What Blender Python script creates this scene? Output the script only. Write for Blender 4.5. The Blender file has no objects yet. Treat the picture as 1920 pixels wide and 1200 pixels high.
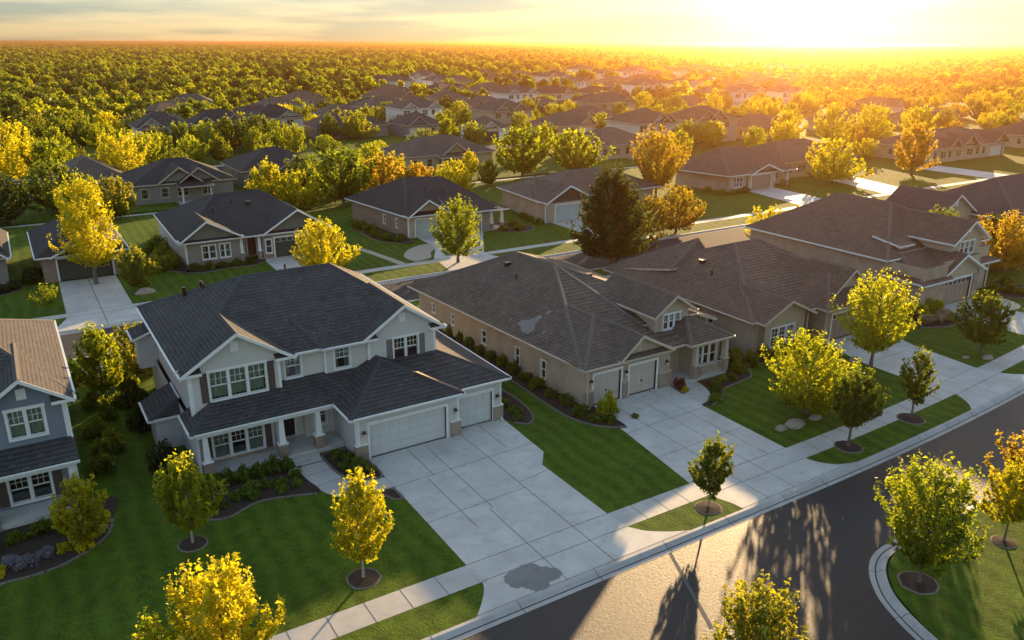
import bpy, math, random
import numpy as np
from mathutils import Vector, Matrix

# ------------------------------------------------------------------ scene, camera, light
scene = bpy.context.scene
COL = scene.collection
rad = math.radians
CAM_H = 21.9
cam_data = bpy.data.cameras.new("camera")
cam_data.sensor_width = 36.0
cam_data.lens = 1516.0 / 1920.0 * 36.0
cam_data.clip_start = 0.5
cam_data.clip_end = 60000.0
cam = bpy.data.objects.new("camera", cam_data)
COL.objects.link(cam)
_r = Vector((0.848546364, -0.529112689, 0.002971631))
_d = Vector((-0.169287985, -0.276802218, -0.945897516))
_f = Vector((0.501308933, 0.802134836, -0.324451936))
cam.matrix_world = Matrix(((_r.x, -_d.x, -_f.x, 0), (_r.y, -_d.y, -_f.y, 0), (_r.z, -_d.z, -_f.z, CAM_H), (0, 0, 0, 1)))
scene.camera = cam

SUN_ELEV = rad(10.6)
SUN_AZ = Vector((0.783, 0.622, 0.0)).normalized()          # horizontal direction towards the sun
SUN_DIR = Vector((SUN_AZ.x * math.cos(SUN_ELEV), SUN_AZ.y * math.cos(SUN_ELEV), math.sin(SUN_ELEV)))
sd = bpy.data.lights.new("sun", 'SUN')
sd.energy = 4.0
sd.angle = rad(0.6)
sd.color = (1.0, 0.67, 0.33)
sun = bpy.data.objects.new("sun", sd)
COL.objects.link(sun)
sun.rotation_euler = (-SUN_DIR).to_track_quat('-Z', 'Y').to_euler()
sun.location = SUN_DIR * 200

world = bpy.data.worlds.new("World")
scene.world = world
world.use_nodes = True
wt = world.node_tree
for n in list(wt.nodes):
    wt.nodes.remove(n)
def wn(t, **k):
    n = wt.nodes.new(t)
    for a, b in k.items():
        setattr(n, a, b)
    return n
w_out = wn('ShaderNodeOutputWorld')
w_bg = wn('ShaderNodeBackground')
w_bg.inputs['Strength'].default_value = 0.15
w_sky = wn('ShaderNodeTexSky', sky_type='NISHITA', sun_disc=False, sun_elevation=SUN_ELEV,
           sun_rotation=math.atan2(SUN_AZ.x, SUN_AZ.y), altitude=0.0, air_density=1.0, dust_density=0.5, ozone_density=1.0)
# glow of the sun and thin cloud streaks, both fixed in the sky's own directions
w_geo = wn('ShaderNodeNewGeometry')
w_neg = wn('ShaderNodeVectorMath', operation='SCALE'); w_neg.inputs['Scale'].default_value = -1.0
wt.links.new(w_geo.outputs['Incoming'], w_neg.inputs[0])
w_dot = wn('ShaderNodeVectorMath', operation='DOT_PRODUCT'); w_dot.inputs[1].default_value = SUN_DIR
wt.links.new(w_neg.outputs[0], w_dot.inputs[0])
w_max = wn('ShaderNodeMath', operation='MAXIMUM'); w_max.inputs[1].default_value = 0.0
wt.links.new(w_dot.outputs['Value'], w_max.inputs[0])
def glow(power, colour, strength):
    p = wn('ShaderNodeMath', operation='POWER'); p.inputs[1].default_value = power
    wt.links.new(w_max.outputs[0], p.inputs[0])
    m = wn('ShaderNodeMath', operation='MULTIPLY'); m.inputs[1].default_value = strength
    wt.links.new(p.outputs[0], m.inputs[0])
    v = wn('ShaderNodeVectorMath', operation='SCALE'); v.inputs[0].default_value = colour
    wt.links.new(m.outputs[0], v.inputs['Scale'])
    return v
def wadd(a, b):
    n = wn('ShaderNodeVectorMath', operation='ADD')
    wt.links.new(a.outputs[0], n.inputs[0]); wt.links.new(b.outputs[0], n.inputs[1])
    return n
GA, GB = 22.0, 0.28
# cloud veil
w_map = wn('ShaderNodeMapping'); w_map.inputs['Scale'].default_value = (1.2, 1.2, 14.0)
wt.links.new(w_neg.outputs[0], w_map.inputs['Vector'])
w_noi = wn('ShaderNodeTexNoise'); w_noi.inputs['Scale'].default_value = 3.1; w_noi.inputs['Detail'].default_value = 6.0
wt.links.new(w_map.outputs[0], w_noi.inputs['Vector'])
w_ramp = wn('ShaderNodeValToRGB')
w_ramp.color_ramp.elements[0].position = 0.44; w_ramp.color_ramp.elements[0].color = (1.09, 0.985, 0.865, 1)
w_ramp.color_ramp.elements[1].position = 0.60; w_ramp.color_ramp.elements[1].color = (0.66, 0.70, 0.76, 1)
wt.links.new(w_noi.outputs['Fac'], w_ramp.inputs[0])
w_mul = wn('ShaderNodeVectorMath', operation='MULTIPLY')
w_sep = wn('ShaderNodeSeparateXYZ'); wt.links.new(w_neg.outputs[0], w_sep.inputs[0])
w_lowdim = wn('ShaderNodeValToRGB')   # sky toned down low over the horizon, kept full overhead for fill light
_e = w_lowdim.color_ramp.elements
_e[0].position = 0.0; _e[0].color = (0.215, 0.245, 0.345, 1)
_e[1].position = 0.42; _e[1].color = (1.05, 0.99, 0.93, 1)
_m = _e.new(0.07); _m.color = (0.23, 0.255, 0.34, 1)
wt.links.new(w_sep.outputs[2], w_lowdim.inputs[0])
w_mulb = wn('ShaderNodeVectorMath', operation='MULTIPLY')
wt.links.new(w_sky.outputs[0], w_mulb.inputs[0]); wt.links.new(w_lowdim.outputs[0], w_mulb.inputs[1])
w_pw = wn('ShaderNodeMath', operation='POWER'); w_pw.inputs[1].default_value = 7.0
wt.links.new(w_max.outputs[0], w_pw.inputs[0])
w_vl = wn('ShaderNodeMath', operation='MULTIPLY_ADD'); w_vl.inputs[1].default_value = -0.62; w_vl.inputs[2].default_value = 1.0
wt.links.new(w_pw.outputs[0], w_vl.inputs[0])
w_sundim = wn('ShaderNodeVectorMath', operation='SCALE')      # sky toned down towards the sun, beneath the added glow
wt.links.new(w_mulb.outputs[0], w_sundim.inputs[0]); wt.links.new(w_vl.outputs[0], w_sundim.inputs['Scale'])
w_sum = wadd(w_sundim, glow(210.0, (1.0, 0.88, 0.62), GA))
w_sum = wadd(w_sum, glow(14.0, (1.0, 0.72, 0.26), GB))
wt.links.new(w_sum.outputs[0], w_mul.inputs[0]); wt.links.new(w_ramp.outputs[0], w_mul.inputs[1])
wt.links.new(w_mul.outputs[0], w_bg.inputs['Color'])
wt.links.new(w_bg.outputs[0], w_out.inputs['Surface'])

scene.view_settings.view_transform = 'Standard'
scene.view_settings.look = 'None'
scene.view_settings.gamma = 1.0
scene.view_settings.exposure = 1.75
scene.render.engine = 'CYCLES'
cy = scene.cycles
cy.max_bounces = 6; cy.diffuse_bounces = 3; cy.glossy_bounces = 2; cy.transmission_bounces = 4
cy.transparent_max_bounces = 6; cy.volume_bounces = 0
cy.use_adaptive_sampling = True; cy.adaptive_threshold = 0.02
cy.use_denoising = True
cy.caustics_reflective = False; cy.caustics_refractive = False
cy.sample_clamp_indirect = 6.0

# ------------------------------------------------------------------ materials
def M(name):
    m = bpy.data.materials.new(name)
    m.use_nodes = True
    nt = m.node_tree
    b = nt.nodes['Principled BSDF']
    b.inputs['Specular IOR Level'].default_value = 0.3
    return m, nt, b
def N(nt, t, **k):
    n = nt.nodes.new(t)
    for a, b in k.items():
        setattr(n, a, b)
    return n
def L(nt, a, b):
    nt.links.new(a, b)
def ramp(nt, stops, fac):
    r = N(nt, 'ShaderNodeValToRGB')
    e = r.color_ramp.elements
    while len(e) < len(stops):
        e.new(0.5)
    for i, (p, c) in enumerate(stops):
        e[i].position = p
        e[i].color = (*c, 1)
    L(nt, fac, r.inputs[0])
    return r
def math1(nt, op, a, b=None):
    n = N(nt, 'ShaderNodeMath', operation=op)
    for i, v in enumerate((a, b)):
        if v is None:
            continue
        if hasattr(v, 'is_linked'):
            L(nt, v, n.inputs[i])
        else:
            n.inputs[i].default_value = v
    return n.outputs[0]
def noise(nt, scale, detail=4.0, vec=None, rough=0.55):
    n = N(nt, 'ShaderNodeTexNoise')
    n.inputs['Scale'].default_value = scale
    n.inputs['Detail'].default_value = detail
    n.inputs['Roughness'].default_value = rough
    if vec is None:
        vec = N(nt, 'ShaderNodeNewGeometry').outputs['Position']
    L(nt, vec, n.inputs['Vector'])
    return n.outputs['Fac']
def mixc(nt, fac, a, b, mode='MIX'):
    n = N(nt, 'ShaderNodeMix', data_type='RGBA', blend_type=mode)
    for i, v in ((0, fac), (6, a), (7, b)):
        if hasattr(v, 'is_linked'):
            L(nt, v, n.inputs[i])
        elif i == 0:
            n.inputs[0].default_value = v
        else:
            n.inputs[i].default_value = (*v, 1)
    return n.outputs[2]
def bump(nt, b, h, dist, strength=1.0):
    n = N(nt, 'ShaderNodeBump')
    n.inputs['Strength'].default_value = strength
    n.inputs['Distance'].default_value = dist
    L(nt, h, n.inputs['Height'])
    L(nt, n.outputs[0], b.inputs['Normal'])
def wallvec(nt):
    """u along the wall or eave, v up: works on any axis-aligned face"""
    g = N(nt, 'ShaderNodeNewGeometry')
    sp = N(nt, 'ShaderNodeSeparateXYZ'); L(nt, g.outputs['Position'], sp.inputs[0])
    sn = N(nt, 'ShaderNodeSeparateXYZ'); L(nt, g.outputs['True Normal'], sn.inputs[0])
    ax = math1(nt, 'ABSOLUTE', sn.outputs[0]); ay = math1(nt, 'ABSOLUTE', sn.outputs[1])
    gt = math1(nt, 'GREATER_THAN', ax, ay)
    mx = N(nt, 'ShaderNodeMix', data_type='FLOAT')
    L(nt, gt, mx.inputs[0]); L(nt, sp.outputs[0], mx.inputs[2]); L(nt, sp.outputs[1], mx.inputs[3])
    c = N(nt, 'ShaderNodeCombineXYZ')
    L(nt, mx.outputs[0], c.inputs[0]); L(nt, sp.outputs[2], c.inputs[1])
    return c.outputs[0], sp

def shingle(name, dark, light, warm=None, rowh=0.115, streak=0.30):
    m, nt, b = M(name)
    v, sp = wallvec(nt)
    br = N(nt, 'ShaderNodeTexBrick')
    br.offset = 0.5; br.squash = 1.0
    br.inputs['Scale'].default_value = 1.0
    br.inputs['Brick Width'].default_value = 0.34
    br.inputs['Row Height'].default_value = rowh
    br.inputs['Mortar Size'].default_value = 0.016
    br.inputs['Mortar Smooth'].default_value = 0.3
    br.inputs['Bias'].default_value = -0.1
    br.inputs['Color1'].default_value = (*dark, 1)
    br.inputs['Color2'].default_value = (*light, 1)
    br.inputs['Mortar'].default_value = (dark[0] * .25, dark[1] * .25, dark[2] * .25, 1)
    L(nt, v, br.inputs['Vector'])
    n1 = noise(nt, 0.35, 5)
    n2 = noise(nt, 9.0, 3)
    c = mixc(nt, math1(nt, 'MULTIPLY', ramp(nt, [(0.35, (0, 0, 0)), (0.65, (1, 1, 1))], n1).outputs[0], streak * 1.4), br.outputs['Color'], warm or light)
    c = mixc(nt, ramp(nt, [(0.35, (0, 0, 0)), (0.75, (1, 1, 1))], n2).outputs[0], c, mixc(nt, 0.45, c, light))
    # a few weathered pale tabs
    n3 = noise(nt, 4.2, 2)
    n4 = noise(nt, 1.1, 6, rough=0.7)
    c = mixc(nt, ramp(nt, [(0.42, (0, 0, 0)), (0.68, (.6, .6, .6))], n4).outputs[0], c, (dark[0] * .8, dark[1] * .8, dark[2] * .8))
    c = mixc(nt, ramp(nt, [(0.66, (0, 0, 0)), (0.72, (.5, .5, .5))], n3).outputs[0], c, (light[0] * 2.0, light[1] * 2.0, light[2] * 2.0))
    # butt edge of every course: a dark line under a paler lip
    sw = math1(nt, 'FRACT', math1(nt, 'DIVIDE', sp.outputs[2], rowh))
    c = mixc(nt, ramp(nt, [(0.0, (.62, .62, .62)), (0.30, (0, 0, 0))], math1(nt, 'ADD', sw, math1(nt, 'MULTIPLY', math1(nt, 'SUBTRACT', n2, 0.5), 0.5))).outputs[0], c, (dark[0] * .3, dark[1] * .3, dark[2] * .3))
    c = mixc(nt, ramp(nt, [(0.28, (.25, .25, .25)), (0.6, (0, 0, 0))], sw).outputs[0], c, (light[0] * 1.7, light[1] * 1.7, light[2] * 1.7))
    L(nt, c, b.inputs['Base Color'])
    b.inputs['Roughness'].default_value = 0.85
    # course shadow line: each course steps down like a saw
    saw = math1(nt, 'FRACT', math1(nt, 'DIVIDE', sp.outputs[2], rowh))
    h = math1(nt, 'ADD', math1(nt, 'MULTIPLY', saw, -0.6), math1(nt, 'MULTIPLY', n2, 0.7))
    h = math1(nt, 'ADD', h, math1(nt, 'MULTIPLY', br.outputs['Fac'], -0.7))
    bump(nt, b, h, 0.03, 0.9)
    return m

def siding(name, col, pitch=0.16, amt=0.5):
    m, nt, b = M(name)
    v, sp = wallvec(nt)
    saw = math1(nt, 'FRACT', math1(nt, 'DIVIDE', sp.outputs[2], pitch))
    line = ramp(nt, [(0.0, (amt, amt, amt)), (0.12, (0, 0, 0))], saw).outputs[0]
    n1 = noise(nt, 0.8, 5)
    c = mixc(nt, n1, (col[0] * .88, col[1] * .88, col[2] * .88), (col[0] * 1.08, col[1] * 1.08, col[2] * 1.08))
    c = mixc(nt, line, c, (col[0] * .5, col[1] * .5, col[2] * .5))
    L(nt, c, b.inputs['Base Color'])
    b.inputs['Roughness'].default_value = 0.6
    bump(nt, b, math1(nt, 'MULTIPLY', saw, -1.0), 0.02, 0.6)
    return m

def masonry(name, c1, c2, mortar, bw=0.22, bh=0.075, ms=0.012, var=0.4):
    m, nt, b = M(name)
    v, sp = wallvec(nt)
    br = N(nt, 'ShaderNodeTexBrick')
    br.inputs['Scale'].default_value = 1.0
    br.inputs['Brick Width'].default_value = bw
    br.inputs['Row Height'].default_value = bh
    br.inputs['Mortar Size'].default_value = ms
    br.inputs['Color1'].default_value = (*c1, 1); br.inputs['Color2'].default_value = (*c2, 1)
    br.inputs['Mortar'].default_value = (*mortar, 1)
    L(nt, v, br.inputs['Vector'])
    n1 = noise(nt, 0.7, 6); n2 = noise(nt, 6, 3)
    c = mixc(nt, math1(nt, 'MULTIPLY', n2, var), br.outputs['Color'], (c1[0] * .55, c1[1] * .52, c1[2] * .5))
    c = mixc(nt, ramp(nt, [(0.4, (0, 0, 0)), (0.75, (.5, .5, .5))], n1).outputs[0], c, (c2[0] * 1.15, c2[1] * 1.12, c2[2] * 1.1))
    L(nt, c, b.inputs['Base Color'])
    b.inputs['Roughness'].default_value = 0.85
    bump(nt, b, math1(nt, 'ADD', math1(nt, 'MULTIPLY', br.outputs['Fac'], -1.0), n2), 0.015, 0.7)
    return m

def plain(name, col, rough=0.5, var=0.12, scale=2.0, metal=0.0):
    m, nt, b = M(name)
    n1 = noise(nt, scale, 5)
    c = mixc(nt, n1, tuple(x * (1 - var) for x in col), tuple(min(1, x * (1 + var)) for x in col))
    L(nt, c, b.inputs['Base Color'])
    b.inputs['Roughness'].default_value = rough
    b.inputs['Metallic'].default_value = metal
    return m

def concrete(name, col):
    m, nt, b = M(name)
    n1 = noise(nt, 0.45, 6, rough=0.6); n2 = noise(nt, 30, 3); n3 = noise(nt, 1.7, 4)
    c = mixc(nt, ramp(nt, [(0.3, (0, 0, 0)), (0.7, (1, 1, 1))], n1).outputs[0], tuple(x * .78 for x in col), tuple(x * 1.08 for x in col))
    c = mixc(nt, ramp(nt, [(0.52, (0, 0, 0)), (0.76, (.6, .6, .6))], n3).outputs[0], c, tuple(x * .58 for x in col))
    c = mixc(nt, math1(nt, 'MULTIPLY', n2, 0.2), c, tuple(x * .7 for x in col))
    L(nt, c, b.inputs['Base Color'])
    b.inputs['Roughness'].default_value = 0.7
    bump(nt, b, n2, 0.004, 0.5)
    return m

def grass(name, a, bcol, stripe=True):
    m, nt, b = M(name)
    g = N(nt, 'ShaderNodeNewGeometry').outputs['Position']
    n1 = noise(nt, 0.25, 5, g); n2 = noise(nt, 1.3, 6, g, 0.75)
    mp = N(nt, 'ShaderNodeMapping'); mp.inputs['Scale'].default_value = (10, 5.5, 8); mp.inputs['Rotation'].default_value = (0, 0, 0.5)
    L(nt, g, mp.inputs['Vector'])
    n3 = noise(nt, 1.0, 4, mp.outputs[0], 0.75)
    c = mixc(nt, ramp(nt, [(0.3, (0, 0, 0)), (0.7, (1, 1, 1))], n1).outputs[0], a, bcol)
    c = mixc(nt, ramp(nt, [(0.38, (0, 0, 0)), (0.66, (.85, .85, .85))], n2).outputs[0], c, tuple(x * 0.55 for x in a))
    c = mixc(nt, ramp(nt, [(0.34, (.8, .8, .8)), (0.56, (0, 0, 0))], n3).outputs[0], c, tuple(x * .38 for x in a))
    c = mixc(nt, ramp(nt, [(0.60, (0, 0, 0)), (0.78, (.6, .6, .6))], n3).outputs[0], c, tuple(x * 1.7 for x in bcol))
    if stripe:
        # mowing stripes laid by the mower
        w = N(nt, 'ShaderNodeTexWave', bands_direction='X')
        w.inputs['Scale'].default_value = 0.30; w.inputs['Distortion'].default_value = 4.0; w.inputs['Detail'].default_value = 2.0
        L(nt, g, w.inputs['Vector'])
        c = mixc(nt, math1(nt, 'MULTIPLY', w.outputs['Fac'], 0.22), c, tuple(x * 1.35 for x in bcol))
    L(nt, c, b.inputs['Base Color'])
    b.inputs['Roughness'].default_value = 0.9
    b.inputs['Specular IOR Level'].default_value = 0.1
    bump(nt, b, math1(nt, 'ADD', n3, math1(nt, 'MULTIPLY', n2, 0.8)), 0.09, 1.0)
    return m

def leafmat(name, greens, glow, trans=0.5, rand=0.5):
    """greens: list of (pos, colour) across per-leaf tint; glow: colour of light coming through the leaf"""
    m = bpy.data.materials.new(name); m.use_nodes = True
    nt = m.node_tree
    nt.nodes.remove(nt.nodes['Principled BSDF'])
    out = nt.nodes['Material Output']
    at = N(nt, 'ShaderNodeAttribute', attribute_name='tint')
    oi = N(nt, 'ShaderNodeObjectInfo')
    fac = math1(nt, 'ADD', math1(nt, 'MULTIPLY', at.outputs['Fac'], 1.0 - rand), math1(nt, 'MULTIPLY', oi.outputs['Random'], rand))
    rc = ramp(nt, greens, fac).outputs[0]
    d = N(nt, 'ShaderNodeBsdfDiffuse'); L(nt, rc, d.inputs['Color'])
    t = N(nt, 'ShaderNodeBsdfTranslucent')
    gr = ramp(nt, glow, fac).outputs[0]
    L(nt, gr, t.inputs['Color'])
    gl = N(nt, 'ShaderNodeBsdfGlossy'); gl.inputs['Roughness'].default_value = 0.45; gl.inputs['Color'].default_value = (.8, .8, .6, 1)
    mx = N(nt, 'ShaderNodeMixShader'); mx.inputs[0].default_value = trans
    L(nt, d.outputs[0], mx.inputs[1]); L(nt, t.outputs[0], mx.inputs[2])
    m2 = N(nt, 'ShaderNodeMixShader'); m2.inputs[0].default_value = 0.03
    L(nt, mx.outputs[0], m2.inputs[1]); L(nt, gl.outputs[0], m2.inputs[2])
    L(nt, m2.outputs[0], out.inputs['Surface'])
    return m

def glassmat():
    m = bpy.data.materials.new('window_glass'); m.use_nodes = True
    nt = m.node_tree
    nt.nodes.remove(nt.nodes['Principled BSDF'])
    out = nt.nodes['Material Output']
    gl = N(nt, 'ShaderNodeBsdfGlossy'); gl.inputs['Roughness'].default_value = 0.02; gl.inputs['Color'].default_value = (.9, .95, .95, 1)
    tr = N(nt, 'ShaderNodeBsdfTransparent'); tr.inputs['Color'].default_value = (.75, .85, .8, 1)
    fr = N(nt, 'ShaderNodeFresnel'); fr.inputs['IOR'].default_value = 1.6
    f2 = math1(nt, 'ADD', math1(nt, 'MULTIPLY', fr.outputs[0], 1.2), 0.05)
    mx = N(nt, 'ShaderNodeMixShader'); L(nt, f2, mx.inputs[0])
    L(nt, tr.outputs[0], mx.inputs[1]); L(nt, gl.outputs[0], mx.inputs[2])
    L(nt, mx.outputs[0], out.inputs['Surface'])
    return m

MT = {}
MT['shingle_grey'] = shingle('charcoal_shingle', (0.027, 0.027, 0.029), (0.072, 0.070, 0.071), (0.092, 0.080, 0.070))
MT['shingle_brown'] = shingle('weathered_brown_shingle', (0.064, 0.049, 0.039), (0.138, 0.109, 0.085), (0.180, 0.138, 0.100))
MT['shingle_taupe'] = shingle('taupe_shingle', (0.090, 0.056, 0.040), (0.175, 0.112, 0.080), (0.195, 0.118, 0.078))
MT['shingle_mauve'] = shingle('mauve_shingle', (0.045, 0.039, 0.039), (0.095, 0.082, 0.080), (0.105, 0.085, 0.080))
MT['shingle_dark'] = shingle('dark_shingle', (0.022, 0.022, 0.025), (0.048, 0.046, 0.046), (0.055, 0.048, 0.043))
for _n in ('grey', 'brown', 'taupe', 'dark', 'mauve'):
    _c = {'grey': (.058, .058, .060), 'brown': (.135, .110, .092), 'taupe': (.165, .108, .09), 'dark': (.055, .052, .050), 'mauve': (.10, .085, .082)}[_n]
    MT['cap_' + _n] = plain('ridge_cap_' + _n, _c, .85, .3, 5)
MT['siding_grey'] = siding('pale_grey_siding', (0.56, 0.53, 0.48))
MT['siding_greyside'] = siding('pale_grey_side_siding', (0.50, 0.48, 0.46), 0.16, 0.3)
MT['siding_blue'] = siding('blue_grey_siding', (0.185, 0.20, 0.24))
MT['siding_tan'] = siding('tan_siding', (0.42, 0.35, 0.25))
MT['siding_taupe'] = siding('taupe_siding', (0.24, 0.22, 0.19))
MT['siding_olive'] = siding('olive_siding', (0.16, 0.16, 0.13))
MT['brick_tan'] = masonry('tan_brick', (0.40, 0.31, 0.23), (0.50, 0.40, 0.30), (0.33, 0.28, 0.23), 0.3, 0.1, 0.016, 0.6)
MT['brick_brown'] = masonry('brown_brick', (0.25, 0.18, 0.13), (0.31, 0.23, 0.17), (0.30, 0.25, 0.21))
MT['stone'] = masonry('ledge_stone', (0.30, 0.22, 0.17), (0.42, 0.34, 0.27), (0.20, 0.17, 0.14), 0.30, 0.11, 0.014, 0.7)
MT['trim'] = plain('white_trim', (0.72, 0.71, 0.68), 0.45, 0.06)
MT['trim_tan'] = plain('tan_trim', (0.50, 0.42, 0.32), 0.5, 0.08)
MT['door_white'] = siding('garage_panel', (0.56, 0.56, 0.53), 0.525, 0.35)
MT['door_tan'] = siding('tan_garage_panel', (0.30, 0.24, 0.18), 0.525, 0.4)
MT['door_cream'] = siding('cream_garage_panel', (0.50, 0.44, 0.37), 0.525, 0.35)
MT['door_teal'] = siding('pale_green_garage_panel', (0.42, 0.49, 0.46), 0.525, 0.35)
MT['door_dark'] = siding('dark_garage_panel', (0.06, 0.065, 0.05), 0.525, 0.4)
MT['door_black'] = plain('dark_front_door', (0.025, 0.022, 0.018), 0.35)
MT['door_wood'] = plain('brown_front_door', (0.10, 0.05, 0.025), 0.4)
MT['shutter'] = siding('brown_shutter', (0.085, 0.060, 0.048), 0.06, 0.6)
MT['shutter_grey'] = siding('grey_shutter', (0.16, 0.14, 0.13), 0.06, 0.6)
MT['metal_dark'] = plain('dark_bronze_metal', (0.05, 0.035, 0.028), 0.35, 0.2, 6, 0.7)
MT['lamp_glass'] = plain('frosted_lamp_glass', (0.62, 0.50, 0.40), 0.25)
MT['glass'] = glassmat()
MT['curtain'] = plain('sheer_curtain', (0.55, 0.56, 0.50), 0.9)
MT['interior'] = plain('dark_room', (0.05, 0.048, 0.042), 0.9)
MT['concrete'] = concrete('broom_concrete', (0.56, 0.54, 0.505))
MT['concrete_walk'] = concrete('sidewalk_concrete', (0.52, 0.495, 0.46))
MT['curb'] = concrete('curb_concrete', (0.45, 0.43, 0.41))
MT['joint'] = plain('joint_filler', (0.12, 0.11, 0.10), 0.9)
MT['stain'] = concrete('damp_concrete', (0.22, 0.215, 0.21))
MT['grass'] = grass('lawn_grass', (0.070, 0.120, 0.011), (0.118, 0.180, 0.016))
MT['grass_rough'] = grass('rough_grass', (0.050, 0.085, 0.014), (0.110, 0.135, 0.022), False)
MT['mulch'] = plain('bark_mulch', (0.045, 0.030, 0.022), 0.95, 0.7, 9)
MT['edging'] = plain('stone_edging', (0.17, 0.145, 0.12), 0.9, 0.4, 5)
MT['gravel'] = plain('pale_gravel', (0.42, 0.35, 0.28), 0.95, 0.45, 4)
MT['rock'] = plain('field_boulder', (0.30, 0.25, 0.20), 0.9, 0.4, 2.5)
MT['bark'] = plain('grey_bark', (0.14, 0.11, 0.085), 0.9, 0.4, 8)
MT['bark_pale'] = plain('pale_bark', (0.36, 0.31, 0.25), 0.85, 0.35, 8)
MT['copper'] = plain('ridge_flashing', (0.32, 0.20, 0.13), 0.5, 0.25, 3)
def asphalt():
    m, nt, b = M('asphalt')
    n1 = noise(nt, 0.22, 6, rough=0.6); n2 = noise(nt, 45, 2); n3 = noise(nt, 2.0, 4)
    c = mixc(nt, n1, (0.019, 0.019, 0.021), (0.034, 0.033, 0.035))
    c = mixc(nt, math1(nt, 'MULTIPLY', n2, 0.6), c, (0.045, 0.043, 0.043))
    c = mixc(nt, ramp(nt, [(0.55, (0, 0, 0)), (0.8, (.6, .6, .6))], n3).outputs[0], c, (0.019, 0.019, 0.021))
    L(nt, c, b.inputs['Base Color'])
    b.inputs['Roughness'].default_value = 0.48
    b.inputs['Specular IOR Level'].default_value = 0.24
    n5 = noise(nt, 7.0, 4)
    bump(nt, b, math1(nt, 'ADD', n2, math1(nt, 'MULTIPLY', n5, 1.2)), 0.022, 0.9)
    return m
MT['asphalt'] = asphalt()
MT['asphalt_old'] = plain('old_asphalt', (0.06, 0.058, 0.057), 0.9, 0.3, .5)
MT['asphalt_old'].node_tree.nodes['Principled BSDF'].inputs['Specular IOR Level'].default_value = 0.1
G_YG = [(0.0, (0.045, 0.070, 0.010)), (0.4, (0.105, 0.130, 0.012)), (0.75, (0.25, 0.235, 0.014)), (1.0, (0.46, 0.37, 0.015))]
T_YG = [(0.0, (0.22, 0.32, 0.012)), (0.5, (0.60, 0.66, 0.015)), (1.0, (0.95, 0.90, 0.02))]
MT['leaf_maple'] = leafmat('yellow_green_leaf', G_YG, T_YG)
MT['leaf_gold'] = leafmat('golden_leaf', [(0.0, (0.26, 0.23, 0.010)), (0.5, (0.50, 0.40, 0.012)), (1.0, (0.74, 0.55, 0.012))],
                          [(0.0, (0.55, 0.53, 0.012)), (0.5, (0.84, 0.76, 0.015)), (1.0, (0.95, 0.84, 0.02))])
MT['leaf_orange'] = leafmat('amber_leaf', [(0.0, (0.13, 0.10, 0.015)), (0.5, (0.25, 0.17, 0.016)), (1.0, (0.42, 0.26, 0.022))],
                            [(0.0, (0.50, 0.38, 0.02)), (0.5, (0.80, 0.55, 0.025)), (1.0, (0.92, 0.64, 0.04))])
MT['leaf_green'] = leafmat('green_leaf', [(0.0, (0.045, 0.072, 0.012)), (0.5, (0.085, 0.115, 0.014)), (1.0, (0.18, 0.18, 0.020))],
                           [(0.0, (0.16, 0.26, 0.02)), (0.5, (0.36, 0.42, 0.022)), (1.0, (0.75, 0.62, 0.03))], 0.45)
MT['leaf_dark'] = leafmat('dark_leaf', [(0.0, (0.020, 0.034, 0.010)), (0.5, (0.034, 0.052, 0.012)), (1.0, (0.070, 0.075, 0.018))],
                          [(0.0, (0.05, 0.09, 0.012)), (0.7, (0.12, 0.16, 0.02)), (1.0, (0.55, 0.40, 0.03))], 0.35, 0.1)
MT['leaf_wood'] = leafmat('wood_leaf', [(0.0, (0.026, 0.046, 0.010)), (0.45, (0.070, 0.098, 0.012)), (1.0, (0.26, 0.24, 0.016))],
                          [(0.0, (0.10, 0.17, 0.012)), (0.5, (0.34, 0.42, 0.018)), (1.0, (0.90, 0.84, 0.025))], 0.45, 0.75)
MT['leaf_shrub'] = leafmat('shrub_leaf', [(0.0, (0.055, 0.095, 0.014)), (0.5, (0.115, 0.175, 0.018)), (1.0, (0.22, 0.27, 0.025))],
                           [(0.0, (0.10, 0.18, 0.02)), (0.5, (0.20, 0.28, 0.03)), (1.0, (0.35, 0.38, 0.03))], 0.4, 0.5)
MT['leaf_red'] = leafmat('red_leaf', [(0.0, (0.10, 0.025, 0.02)), (0.5, (0.17, 0.045, 0.035)), (1.0, (0.24, 0.09, 0.05))],
                         [(0.0, (0.25, 0.05, 0.03)), (1.0, (0.4, 0.12, 0.05))], 0.35)
MT['leaf_straw'] = leafmat('straw_blade', [(0.0, (0.26, 0.20, 0.11)), (1.0, (0.42, 0.34, 0.20))], [(0.0, (0.35, 0.27, 0.12)), (1.0, (0.5, 0.38, 0.16))], 0.35)
MT['leaf_lilac'] = leafmat('lilac_bloom', [(0.0, (0.10, 0.12, 0.08)), (0.4, (0.24, 0.22, 0.25)), (1.0, (0.46, 0.42, 0.50))], [(0.0, (0.2, 0.2, 0.2)), (1.0, (0.3, 0.28, 0.3))], 0.3)

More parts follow.
